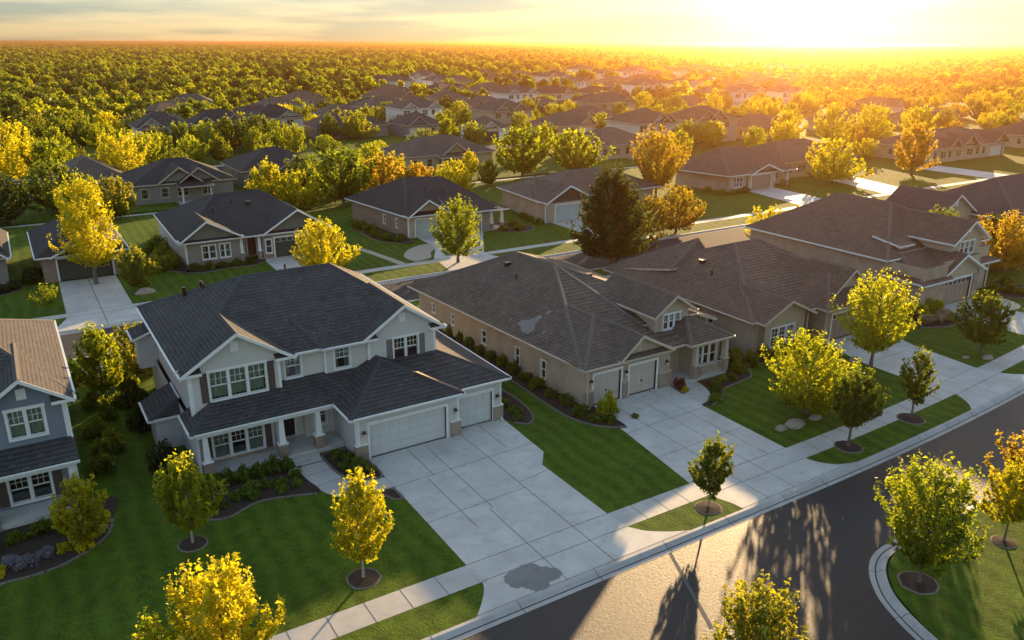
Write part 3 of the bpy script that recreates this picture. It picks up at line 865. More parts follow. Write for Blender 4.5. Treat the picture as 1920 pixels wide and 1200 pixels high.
# driveways (they carry the sidewalk line across them as joints)
def driveway(pts, js, z=0.008, mat='concrete', extra=None, w=.035):
    m = MB(); sheet(m, pts, z, mat); joints(m, js, w, z + .004)
    if extra: extra(m)
    return struct(m, 'driveway')
def stain(m):
    rng = random.Random(4)
    outline = [(15.35, 25.25), (16.1, 25.42), (16.85, 25.38), (17.2, 24.95), (17.7, 24.35), (17.55, 23.95), (16.9, 23.85), (16.5, 23.55), (16.0, 23.6), (15.75, 24.1), (15.25, 24.5)]
    o = smooth(outline + outline[:1], 5)[:-1]
    o = [(x + rng.uniform(-.06, .06), y + rng.uniform(-.06, .06)) for x, y in o]
    sheet(m, o, .0125, 'stain')
driveway(smooth([(13.0, 23.5), (13.6, 24.1), (14.2, 24.9), (14.4, 25.5), (14.4, 26.8)], 4) + [(14.45, 38.12), (20.2, 38.15), (20.2, 38.7), (23.45, 38.7), (23.2, 33.7), (22.3, 32.5), (22.3, 26.8)] + smooth([(22.4, 25.4), (22.9, 24.7), (23.7, 24.1), (24.9, 23.5)], 4),
         [((14.4, 26.78), (22.3, 26.78)), ((14.4, 25.42), (22.4, 25.42)), ((13.1, 23.62), (24.6, 23.62)), ((16.75, 38.1), (16.75, 34.5)), ((17.8, 37.8), (17.8, 30.2)), ((20.2, 38.1), (20.2, 23.5)),
          ((21.7, 38.6), (21.7, 35.2)), ((14.43, 34.6), (23.2, 34.9)), ((14.43, 30.7), (20.2, 31.0)), ((20.2, 31.6), (22.3, 31.9)), ((17.6, 30.2), (17.6, 23.5)), ((16.3, 34.5), (16.3, 29.0))], extra=stain)
driveway(smooth([(28.35, 23.5), (28.25, 24.2), (27.95, 24.95), (27.75, 25.5), (27.8, 26.8)], 4) + [(28.75, 33.5), (28.8, 37.12), (35.75, 37.12), (35.3, 33.5), (35.25, 26.8)] + smooth([(35.2, 25.5), (35.5, 24.7), (36.2, 24.0), (37.4, 23.6)], 4),
         [((27.8, 26.8), (35.25, 26.85)), ((27.75, 25.42), (35.2, 25.45)), ((28.3, 23.62), (37.0, 23.7)), ((30.5, 37), (30.2, 23.5)), ((32.4, 37), (32.2, 23.5)), ((33.9, 37), (33.8, 26.8)), ((28.6, 33.0), (35.3, 33.3)), ((28.2, 29.8), (35.2, 30.0))], mat='concrete')
driveway(smooth([(49.4, 24.1), (50.1, 24.7), (50.7, 25.6), (50.9, 26.4), (50.4, 27.5)], 4) + [(50.5, 33), (51.6, 37), (58.2, 37), (57.0, 33), (56.6, 28.0)] + smooth([(56.9, 26.9), (57.6, 25.9), (59.4, 24.8)], 4),
         [((50.4, 27.5), (56.6, 28.0)), ((50.7, 25.9), (57.2, 26.5)), ((53.6, 37), (53.2, 24.5)), ((50.5, 32.5), (57, 32.6))])
driveway([(65.8, 25.6), (66.6, 27.2), (66.9, 37.6), (72.6, 37.6), (72.3, 27.6), (73.4, 26.4)], [((66.6, 28.9), (72.3, 29.2)), ((69.6, 37.5), (69.4, 26.0))])
for (a, c, yy) in ((2.6, 7.6, 86.3), (21.8, 27.2, 85.0), (40.0, 43.4, 86.0), (45.2, 48.6, 84.5), (58.6, 64.2, 86.0), (98.4, 104.6, 88.2), (119.5, 126.0, 91.0), (144, 151, 90)):
    sh = -5.5 if a > 40 and a < 45 else 0
    if a in (40.0,):
        driveway([(40.2, 86), (43.6, 86), (46.6, 81), (43.4, 75.3), (43.4, 74.1), (44.6, 70.5), (36.6, 70.5), (37.2, 74.1), (37.2, 75.3), (39.8, 80)], [((37.2, 75.3), (43.4, 75.3)), ((37.2, 74.15), (43.4, 74.15))])
    elif a == 45.2:
        driveway([(44.0, 77.2), (46.9, 81.6), (48.7, 84.6), (45.3, 84.6), (43.7, 82.0), (43.7, 77.2)], [], z=.004)
    elif a == 98.4:
        driveway([(98.4, 88.2), (104.6, 88.2), (102.6, 75.3), (102.8, 74.1), (104.2, 70.5), (94.5, 70.5), (95.8, 74.1), (95.9, 75.3)], [((95.9, 75.3), (102.6, 75.3))])
    elif a == 119.5:
        driveway([(119.5, 91), (126, 91), (121.6, 75.3), (122, 74.1), (123.5, 70.5), (113, 70.5), (114.6, 74.1), (114.8, 75.3)], [((114.8, 75.3), (121.6, 75.3))])
    else:
        driveway([(a, yy), (c, yy), (c + .0, 75.3), (c, 74.1), (c + 1.2, 70.5), (a - 1.6, 70.5), (a - .2, 74.1), (a - .2, 75.3)], [((a - .2, 75.3), (c, 75.3)), ((a - .2, 74.15), (c, 74.15)), (((a + c) / 2, yy), ((a + c) / 2, 70.5))], w=.06)
# short gravel path beside the second-row house
s = MB(); sheet(s, smooth([(33.2, 75.4), (32.6, 80), (31.9, 84), (32.6, 84), (33.4, 80), (34.1, 75.4)], 3), .004, 'gravel'); struct(s, 'gravel_path')
s = MB(); sheet(s, smooth([(35.2, 75.6), (35.0, 78), (36.8, 80.8), (39.6, 82.2), (40.0, 80.2), (38.4, 78.4), (37.3, 76.2), (35.2, 75.6)], 3), .004, 'gravel'); struct(s, 'gravel_patch')

# walkways
def walkway(left, right, js=()):
    m = MB(); sheet(m, smooth(left, 4) + smooth(right, 4)[::-1], 0.0065, 'concrete_walk'); joints(m, js, .03, 0.0115)
    return struct(m, 'walkway')
walkway([(10.72, 39.2), (10.78, 38.2), (10.95, 37.0), (11.15, 36.0), (11.7, 35.15), (12.7, 34.72), (14.42, 34.6)],
        [(12.25, 39.2), (12.3, 38.2), (12.45, 37.2), (12.65, 36.55), (13.2, 36.1), (13.8, 35.9), (14.42, 35.8)], [((10.8, 38.1), (12.3, 38.1)), ((11.0, 36.8), (12.5, 36.9)), ((12.6, 34.75), (13.0, 36.2))])
walkway([(36.4, 37.2), (36.2, 36.4), (35.9, 35.7), (35.32, 35.2)], [(37.7, 37.2), (37.7, 36.1), (37.2, 34.8), (36.4, 34.0), (35.28, 33.6)], [((36.1, 36.0), (37.65, 35.9)), ((35.8, 35.5), (36.7, 34.2))])
walkway([(73.6, 37.4), (73.9, 36.2), (73.6, 35.2), (72.6, 34.6)], [(75.0, 37.6), (75.2, 35.8), (74.4, 34.0), (72.5, 33.4)])

# mulch beds with a stone edge
def bed(pts, closed_edge=None, z=0.03, n=4):
    m = MB(); p = smooth(pts + pts[:1], n)[:-1] if n > 1 else pts
    slab(m, p, 0.0, z, 'mulch')
    rng = random.Random(len(p))
    e = closed_edge if closed_edge is not None else (0, len(pts))
    seg = smooth(pts[e[0]:e[1] + 1], n) if e[1] <= len(pts) - 1 else p + p[:1]
    acc = 0.0
    for i in range(len(seg) - 1):
        a, c = Vector(seg[i]), Vector(seg[i + 1]); Ln = (c - a).length
        d = (c - a) / max(Ln, 1e-6); nr = Vector((-d.y, d.x)); k = 0.0
        while k < Ln - .05:
            w = rng.uniform(.16, .26); h = rng.uniform(.045, .075); o = .06
            q0 = a + d * k; q1 = a + d * min(k + w * .92, Ln)
            b4 = [(q0 - nr * o), (q1 - nr * o), (q1 + nr * o), (q0 + nr * o)]
            m.hexa([(v.x, v.y, 0) for v in b4], [(v.x * 1 + rng.uniform(-.008, .008), v.y, h) for v in b4], 'edging', False)
            k += w
    return struct(m, 'mulch_bed')
bed([(4.7, 40.3), (4.2, 38.6), (4.5, 37.1), (5.4, 36.45), (6.4, 36.15), (7.2, 36.5), (7.9, 36.8), (8.8, 36.7), (9.9, 36.4), (10.8, 36.05), (11.05, 36.5), (10.7, 38.2), (10.65, 40.2)], (1, 9))
bed([(12.32, 39.8), (12.35, 38.2), (12.5, 37.2), (12.75, 36.55), (13.3, 36.15), (14.3, 35.9), (14.32, 37.6), (13.7, 39.9)], (9, 9))
bed([(14.3, 34.5), (14.35, 33.4), (13.9, 33.5), (13.6, 34.5)], (9, 9))
bed([(23.5, 38.5), (23.75, 37.7), (24.3, 37.1), (25.0, 37.5), (25.5, 38.8), (25.7, 41.5), (25.2, 44.5), (23.5, 46)], (1, 6))
bed([(-6, 41), (-6, 35.2), (-3.1, 36.0), (-2, 35.95), (-.8, 36.15), (0.4, 36.8), (1.25, 37.7), (1.6, 39.0), (1.5, 41.5)], (1, 7))
bed([(28.75, 61), (27.2, 61), (26.95, 52), (27.05, 44), (26.9, 39.5), (26.95, 36.9), (27.4, 35.3), (28.2, 34.2), (29.2, 33.6), (29.35, 35.2), (29.3, 37)], (1, 8))
bed([(35.75, 36.95), (35.5, 35.5), (36.0, 35.9), (36.25, 36.5)], (9, 9), n=3)
bed([(37.75, 36.5), (37.7, 35.6), (37.2, 34.6), (36.4, 33.8), (35.4, 33.5), (35.9, 33.2), (37.0, 33.5), (37.8, 34.2), (38.6, 34.7), (40.3, 34.9), (41.6, 35.2), (42.6, 36.3), (43.8, 37.2), (43.9, 41), (41, 41), (40.8, 36.6)], (5, 12))
bed([(44, 37.6), (43.9, 36.5), (45.5, 35.7), (48.0, 35.6), (49.8, 36.1), (50.6, 37.4), (50.6, 38.6), (44, 38.6)], (1, 5))
bed([(61.5, 36.6), (61.2, 35.0), (63.6, 34.0), (66.4, 34.4), (66.7, 36), (66.7, 37.4), (63.5, 37.5)], (1, 4))
bed([(73.0, 37.2), (72.8, 35.4), (73.5, 35.5), (73.7, 36.5)], (9, 9), n=3)
bed([(75.2, 37.8), (75.4, 35.8), (77.5, 34.6), (80, 35), (81, 37.5), (80.5, 39.5), (77, 38.6)], (1, 5))
bed([(13.9, 85.2), (13.2, 83.6), (15, 82.6), (17.5, 83.0), (20, 82.8), (21.4, 83.6), (21.4, 85)], (1, 5))
bed([(12.9, 100), (11.8, 94), (11.6, 87), (13.3, 84), (14.2, 85), (14.2, 100)], (1, 4))
bed([(36.6, 98), (35.6, 92), (35.4, 87), (37.0, 84.2), (39.0, 84.2), (38.6, 98)], (1, 4))
bed([(50.2, 85), (50.5, 82.5), (53, 81.6), (55, 83), (54.6, 86), (52, 88)], (0, 5))
bed([(-7, 88), (-7, 83.8), (-4, 83.2), (-1.4, 84.6), (-.2, 86.5), (-.4, 89)], (1, 4))
def tree_ring(x, y, r=.62):
    m = MB(); n = 20; rng = random.Random(int(x * 31 + y * 7))
    p = [(x + r * (1 + rng.uniform(-.05, .05)) * math.cos(2 * math.pi * i / n), y + r * (1 + rng.uniform(-.05, .05)) * math.sin(2 * math.pi * i / n)) for i in range(n)]
    for i in range(n):
        a, c = p[i], p[(i + 1) % n]
        m.face([(a[0], a[1], .035), (c[0], c[1], .035), (x, y, .10)], 'mulch')
        ia = (x + (a[0] - x) * 1.12, y + (a[1] - y) * 1.12); ic = (x + (c[0] - x) * 1.12, y + (c[1] - y) * 1.12)
        m.face([(ia[0], ia[1], .004), (ic[0], ic[1], .004), (c[0], c[1], .036), (a[0], a[1], .036)], 'edging')
    return struct(m, 'mulch_ring')
for (x, y, r) in ((4.46, 34.81, .6), (10.17, 28.29, .68), (26.92, 24.56, .6), (38.41, 25.01, .72), (44.92, 25.34, .75), (30.31, 15.5, .75), (36.5, 15.2, .5)):
    tree_ring(x, y, r)
# ------------------------------------------------------------------ the two-storey grey house in front
def house_front():
    h = House('two_storey_house', 'pale grey two-storey house with charcoal roof, white trim and three-car garage in the foreground', 'house', 14.0, 46.0)
    S = 'shingle_grey'; W = 'siding_grey'
    low = [(6.1, 54.8), (6.1, 41.5), (10.3, 41.5), (10.3, 42.4), (12.2, 42.4), (12.2, 41.9), (13.9, 41.9), (13.9, 38.1), (20.15, 38.1), (20.15, 38.65), (23.35, 38.65), (23.35, 50), (20.65, 50), (20.65, 54.8)]
    ops = {1: [(0.95, 3.6, .55, 2.0)], 3: [(0.45, 1.42, .35, 2.35)], 5: [(0.55, 1.25, .95, 2.05)], 7: [(0.70, 5.42, 0.0, 2.03)], 9: [(0.32, 2.58, 0.0, 2.0)],
           }
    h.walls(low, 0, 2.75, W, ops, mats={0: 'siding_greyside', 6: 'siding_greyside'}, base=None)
    up = [(6.3, 54.8), (6.3, 41.85), (11.05, 41.85), (11.05, 42.25), (13.75, 42.25), (13.75, 42.1), (16.3, 42.1), (16.3, 41.95), (20.65, 41.95), (20.65, 54.8)]
    uo = {1: [(1.0, 3.95, 3.80, 5.38)], 3: [(0.40, 1.28, 4.05, 5.32)], 5: [(0.55, 1.42, 4.05, 5.30)], 7: [(1.62, 3.18, 3.92, 5.22)],
          0: [(3.2, 3.75, 4.2, 5.2), (6.0, 6.5, 4.2, 5.2), (9.6, 10.2, 4.2, 5.2)]}
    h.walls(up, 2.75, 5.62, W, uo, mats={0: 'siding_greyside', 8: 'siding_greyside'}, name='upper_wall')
    # windows
    h.window(low[1], low[2], .95, 3.6, .55, 2.0, 3, 3, 2, shut='shutter', curtain='side', sw=.34)
    h.window(low[5], low[6], .55, 1.25, .95, 2.05, 1, 2, 2, curtain=False)
    h.window(up[1], up[2], 1.0, 3.95, 3.80, 5.38, 3, 3, 2, shut='shutter', sw=.36)
    h.window(up[3], up[4], .40, 1.28, 4.05, 5.32, 1, 3, 2, head=.08, curtain='side')
    h.window(up[5], up[6], .55, 1.42, 4.05, 5.30, 1, 3, 2, head=.08, curtain='side')
    h.window(up[7], up[8], 1.62, 3.18, 3.92, 5.22, 2, 3, 2, shut='shutter_grey', curtain=False, sw=.34)
    for (a, b) in ((3.2, 3.75), (6.0, 6.5), (9.6, 10.2)):
        h.window(up[0], up[1], a, b, 4.2, 5.2, 1, lite=True, curtain=False, trimw=.05, head=.06)
    h.door(low[3], low[4], .45, 1.42, .35, 2.35)
    h.garage_door(low[7], low[8], .70, 5.42, 2.03, 'door_white')
    h.garage_door(low[9], low[10], .32, 2.58, 2.0, 'door_white')
    # trim boards
    for (x0, x1, y0, y1, z0, z1) in ((6.27, 6.42, 41.82, 41.97, 3.0, 5.5), (10.93, 11.08, 41.82, 41.99, 3.3, 5.5), (16.27, 16.42, 41.92, 42.07, 3.6, 5.5), (20.52, 20.68, 41.92, 42.07, 3.4, 5.5),
                                     (13.87, 14.02, 38.07, 38.2, .95, 2.75), (20.03, 20.18, 38.07, 38.2, .95, 2.75), (23.23, 23.38, 38.62, 38.75, .95, 2.75), (13.66, 13.78, 42.07, 42.19, 3.9, 5.5), (6.06, 6.2, 41.47, 41.6, 0.3, 2.7)):
        h.post(x0, x1, y0, y1, z0, z1)
    for (x0, x1, y0, y1) in ((13.74, 14.44, 37.98, 38.35), (19.60, 20.24, 37.98, 38.35), (22.80, 23.46, 38.52, 38.9)):
        h.post(x0, x1, y0, y1, 0, .95, 'stone', 'stone_base')
        h.post(x0 - .03, x1 + .03, y0 - .03, y1 + .03, .95, 1.0, 'trim', 'stone_cap')
    h.post(6.7, 10.2, 41.40, 41.497, .3, .50, 'stone', 'stone_base')
    h.sconce(14.22, 38.06, 1.62); h.sconce(19.88, 38.06, 1.62); h.sconce(23.02, 38.61, 1.55)
    h.sconce(11.95, 42.37, 1.75)
    # porch
    m = MB(); m.box(6.15, 13.85, 40.2, 42.5, 0, .30, 'concrete_walk'); h.put(m, 'porch_floor')
    m = MB(); m.box(10.72, 12.22, 39.7, 40.2, 0, .20, 'concrete_walk'); m.box(10.72, 12.22, 39.3, 39.7, 0, .10, 'concrete_walk'); h.put(m, 'steps')
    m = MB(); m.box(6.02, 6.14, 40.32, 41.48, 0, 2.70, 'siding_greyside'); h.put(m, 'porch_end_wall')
    for x in (6.45, 10.42, 12.48):
        h.column(x, 40.42, .3 if x > 7 else 0, 2.66, 1.05, .50)
    m = MB(); m.box(6.05, 13.88, 40.28, 40.52, 2.48, 2.70, 'trim'); h.put(m, 'porch_beam')
    m = MB(); m.box(6.85, 10.1, 40.26, 40.30, .05, .28, 'trim'); h.put(m, 'porch_skirt')
    # roofs
    RL, RR = (11.1, 48.55, 8.55), (16.55, 48.55, 8.55)
    h.roof([[(6.307, 42.4, 5.882), (20.71, 42.4, 5.882), RR, RL], [(21.15, 42.4, 5.6), (21.15, 55.35, 5.6), RR, (20.71, 42.4, 5.882)], [(21.15, 55.35, 5.6), (5.8, 55.35, 5.6), RL, RR],
            [(5.8, 55.35, 5.6), (5.8, 42.4, 5.6), (6.307, 42.4, 5.882), RL]], S, gutter=lambda a, b: not (abs(a[1] - 42.4) < .01 and abs(b[1] - 42.4) < .01))
    h.roof([[(11.08, 41.75, 5.6), (16.3, 41.75, 5.6), (16.3, 42.42, 5.891), (11.08, 42.42, 5.891)]], S, name='front_eave', caps=False, gutter=lambda a, b: a[1] < 41.9 and b[1] < 41.9)
    h.gable(5.82, 11.85, 8.84, 41.40, 46.9, 5.60, 7.48, S, W, 41.87, (6.32, 11.03), yl=42.2, yr=41.8, wz=5.5, vent=(8.75, 6.62), name='gable_roof')
    h.gable(15.82, 21.2, 18.52, 41.52, 46.9, 5.62, 7.38, S, W, 41.97, (16.32, 20.63), yl=41.8, yr=42.2, wz=5.5, vent=(18.5, 6.5), name='gable_roof')
    for (a, b) in ((5.84, 6.9), (10.75, 11.82)):
        h.returns(a, b, 41.42, 41.84, 5.60, S)
    for (a, b) in ((15.84, 16.8), (20.2, 21.16)):
        h.returns(a, b, 41.54, 41.94, 5.62, S)
    h.roof([[(11.9, 41.72, 5.62), (13.5, 41.72, 5.62), (12.6, 44.2, 6.75)], [(13.5, 41.72, 5.62), (13.5, 43.9, 6.58), (12.6, 44.2, 6.75)]], S, name='small_hip_roof', gutter=False)
    h.roof([[(13.4, 41.55, 5.62), (16.1, 41.55, 5.62), (14.9, 44.1, 6.72)], [(13.4, 44.0, 6.6), (13.4, 41.55, 5.62), (14.9, 44.1, 6.72)]], S, name='small_hip_roof')
    # porch roof, hipped at its left end
    z0 = 2.85
    h.roof([[(5.75, 40.1, z0), (13.7, 40.1, z0), (16.1, 42.3, 3.97), (7.6, 42.3, 3.97)], [(5.75, 43.0, z0), (5.75, 40.1, z0), (7.6, 42.3, 3.97), (6.32, 43.0, 3.25)]], S, name='porch_roof')
    # garage roofs
    h.roof([[(13.35, 37.6, z0), (20.3, 37.6, z0), (16.75, 41.3, 4.42)], [(13.35, 42.2, z0), (13.35, 37.6, z0), (16.75, 41.3, 4.42), (16.75, 42.2, 4.42)],
            [(20.3, 37.6, z0), (20.3, 42.2, z0), (16.75, 42.2, 4.42), (16.75, 41.3, 4.42)]], S, name='garage_roof')
    h.roof([[(17.3, 38.15, z0), (23.75, 38.15, z0), (20.7, 42.0, 4.0), (17.3, 42.0, 4.0)], [(23.75, 38.15, z0), (23.75, 50.4, z0), (20.6, 50.4, 4.0), (20.7, 42.0, 4.0)]], S, name='garage_side_roof')
    m = MB(); m.hexa([(19.9, 37.98, 3.02), (20.08, 37.86, 3.02), (18.35, 39.72, 3.80), (18.2, 39.62, 3.82)], [(19.9, 37.98, 3.09), (20.08, 37.86, 3.07), (18.35, 39.72, 3.85), (18.2, 39.62, 3.89)], 'copper'); h.put(m, 'flashing')
    # side bump-outs with their own little roofs
    m = MB(); m.box(4.75, 6.09, 45.2, 47.4, 0, 2.1, 'siding_greyside'); h.put(m, 'bay_wall')
    h.roof([[(4.4, 47.8, 2.1), (4.4, 44.8, 2.1), (6.1, 45.3, 2.95), (6.1, 47.8, 2.95)], [(4.4, 44.8, 2.1), (6.1, 44.8, 2.1), (6.1, 45.3, 2.95)]], S, name='bay_roof')
    m = MB(); m.box(5.2, 6.29, 52.6, 54.2, 2.3, 4.4, 'siding_greyside'); h.put(m, 'chimney_bay')
    h.roof([[(4.95, 54.5, 4.4), (4.95, 52.3, 4.4), (6.32, 52.3, 4.9), (6.32, 54.5, 4.9)]], S, name='bay_roof', caps=False)
    h.downspout(6.12, 41.38, 2.6); h.downspout(23.3, 38.62, 2.7); h.downspout(13.8, 38.12, 2.7); h.downspout(6.24, 41.9, 5.4, 3.0)
    h.stack(14.2, 50.2, 8.0); h.stack(9.2, 50.8, 7.35, .08); h.stack(8.2, 51.6, 6.9, .12, .6); h.stack(9.4, 52.4, 6.9, .12, .6)
    return h
house_front()

def house_hip():
    h = House('brick_house', 'one-storey tan brick house with weathered brown hip roof and pale patch on its slope', 'house', 35.0, 46.0)
    S = 'shingle_brown'; B = 'brick_tan'; D = 'siding_tan'
    fp = [(27.5, 58.6), (28.75, 37.1), (35.7, 37.1), (35.7, 38.6), (38.0, 38.6), (38.0, 37.3), (40.5, 37.3), (41.8, 54), (41.8, 58.6)]
    ops = {0: [(9.5, 10.1, .75, 1.75), (13.8, 14.3, .5, 1.75), (16.8, 17.3, .5, 1.75), (5.2, 5.6, 1.0, 1.8), (2.2, 2.7, 1.2, 1.9)], 1: [(.55, 2.72, 0, 2.1), (3.45, 5.75, 0, 2.1)], 3: [(.35, 1.25, .15, 2.15)], 5: [(.30, 2.15, .75, 2.15)]}
    h.walls(fp, 0, 2.78, B, ops, mats={2: D, 3: D, 4: D})
    for a in ops[0]:
        h.window(fp[0], fp[1], a[0], a[1], a[2], a[3], 1, lite=True, curtain=False, trimw=.05, head=.06)
    h.window(fp[5], fp[6], .30, 2.15, .75, 2.15, 3, 1, 1, curtain=False)
    h.door(fp[3], fp[4], .35, 1.25, .15, 2.15, 'door_wood')
    h.garage_door(fp[1], fp[2], .55, 2.72, 2.1, 'door_cream', handle=True)
    h.garage_door(fp[1], fp[2], 3.45, 5.75, 2.1, 'door_cream', handle=True)
    for (x0, x1) in ((28.65, 29.2), (31.62, 32.02), (34.72, 35.8)):
        h.post(x0, x1, 36.95, 37.35, 0, 1.1, 'stone', 'stone_base'); h.post(x0 - .02, x1 + .02, 36.93, 37.37, 1.1, 1.15, 'trim_tan', 'stone_cap')
    h.sconce(29.0, 37.08, 1.7); h.sconce(31.82, 37.08, 1.75); h.sconce(35.3, 37.08, 1.75)
    m = MB(); m.box(35.8, 40.6, 36.6, 38.58, 0, .18, 'concrete_walk'); h.put(m, 'porch_floor')
    h.trim = 'trim_tan'
    for x in (37.75, 40.55):
        h.column(x, 36.8, .18, 2.68, 1.1, .42)
    m = MB()
    m.box(38.3, 40.3, 36.74, 36.80, .95, 1.0, 'trim_tan'); m.box(38.3, 40.3, 36.74, 36.80, .25, .30, 'trim_tan')
    for i in range(18): m.box(38.35 + i * .11, 38.38 + i * .11, 36.755, 36.785, .3, .95, 'trim_tan')
    h.put(m, 'porch_railing')
    h.trim = 'trim_tan'
    z = 2.85
    R1 = (33.95, 48.3, 6.15); R2 = (33.5, 53.0, 6.15)
    BL, FL, FR, BR = (26.75, 59.1, z), (28.2, 40.6, z), (42.4, 41.0, z), (42.4, 59.1, z)
    FL = (28.2, 36.9, z); HP = (40.4, 39.6, 3.632); CP = (35.3, 39.6, 3.632)
    h.roof([[FL, (35.3, 36.9, z), CP, R1], [CP, HP, R1], [BL, FL, R1, R2], [BR, BL, R2], [(42.4, 39.6, z), BR, R2, R1, HP]], S)
    W1 = (31.75, 40.5, 4.72); W2 = (31.6, 46.2, 4.72)
    h.roof([[(28.15, 36.55, z), (35.35, 36.55, z), W1], [(28.2, 43.2, z), (28.15, 36.55, z), W1, W2], [(35.35, 36.55, z), (35.35, 44.5, z), W2, W1]], S, name='garage_roof')
    h.gable(30.9, 35.44, 32.7, 36.45, 39.8, z + .06, 4.36, S, D, 36.95, (31.2, 35.3), wz=z - .1, vent=(32.75, 3.42), vw=.34, vh=.62, name='gable_roof')
    # entry and front room roof
    h.roof([[(35.2, 36.85, z), (37.0, 36.85, z), (38.6, 39.7, 3.36), (35.2, 39.7, 3.36)]], S, name='entry_roof', caps=False)
    h.roof([[(36.8, 36.35, z), (40.85, 36.35, z), (38.75, 38.7, 3.98), (38.4, 38.7, 3.98)], [(40.85, 36.35, z), (40.85, 42.5, z), (38.75, 42.5, 3.98), (38.75, 38.7, 3.98)], [(36.8, 39.0, z), (36.8, 36.35, z), (38.4, 38.7, 3.98), (38.4, 39.0, 3.98)]], S, name='porch_roof')
    # dormer
    dw = [(35.75, 42.6), (35.75, 38.85), (38.75, 38.85), (38.75, 42.6)]
    h.walls(dw, 2.9, 4.5, D, {1: [(.75, 2.25, 3.28, 4.30)]}, name='dormer_wall')
    h.trim = 'trim'
    h.window(dw[1], dw[2], .75, 2.25, 3.28, 4.30, 3, 2, 2, curtain='side', shut='siding_tan', sw=.28)
    h.trim = 'trim_tan'
    h.gable(35.3, 39.25, 37.25, 38.4, 45.2, 4.45, 5.78, S, D, 38.87, (35.8, 38.7), wz=4.3, name='dormer_roof')
    h.downspout(28.7, 37.0, 2.75); h.downspout(40.6, 37.2, 2.7)
    h.box_vent(32.2, 52.2, 5.45); h.stack(31.5, 49.8, 4.95); h.box_vent(36.2, 47.0, 5.2)
    # weathered pale patch where shingles are missing
    n = Vector((3.3, .25, 0)); rng = random.Random(5)
    def on(u, v):  # u back along the eave, v up the slope
        a = V3(BL); f = V3(FL); d = (a - f).normalized(); up = (V3(R1) - f); up = up - d * up.dot(d); up.normalize()
        nn = up.cross(d); nn = nn if nn.z > 0 else -nn
        return f + d * u + up * v + nn * .02
    pm = MB()
    out = [(6.4, .55), (7.0, .5), (7.7, .95), (8.2, 1.0), (8.0, 1.45), (7.5, 1.8), (7.15, 2.55), (6.85, 2.4), (6.75, 1.6), (6.3, 1.1)]
    ps = [on(u + rng.uniform(-.1, .1), v + rng.uniform(-.1, .1)) for u, v in out]
    pm.face([tuple(p) for p in ps], 'stain_pale'); h.put(pm, 'bare_patch')
    for (u, v, s) in ((6.75, 3.0, .22), (9.0, 1.1, .12), (5.4, 1.3, .15), (4.7, 1.0, .1), (6.2, 3.3, .1)):
        pm = MB(); pm.face([tuple(on(u + s * math.cos(k * 1.05) * rng.uniform(.6, 1.2), v + s * 1.3 * math.sin(k * 1.05) * rng.uniform(.6, 1.2))) for k in range(6)], 'stain_pale'); h.put(pm, 'bare_patch')
MT['stain_pale'] = plain('bare_roof_felt', (0.19, 0.18, 0.17), .9, .5, 4.0)
house_hip()

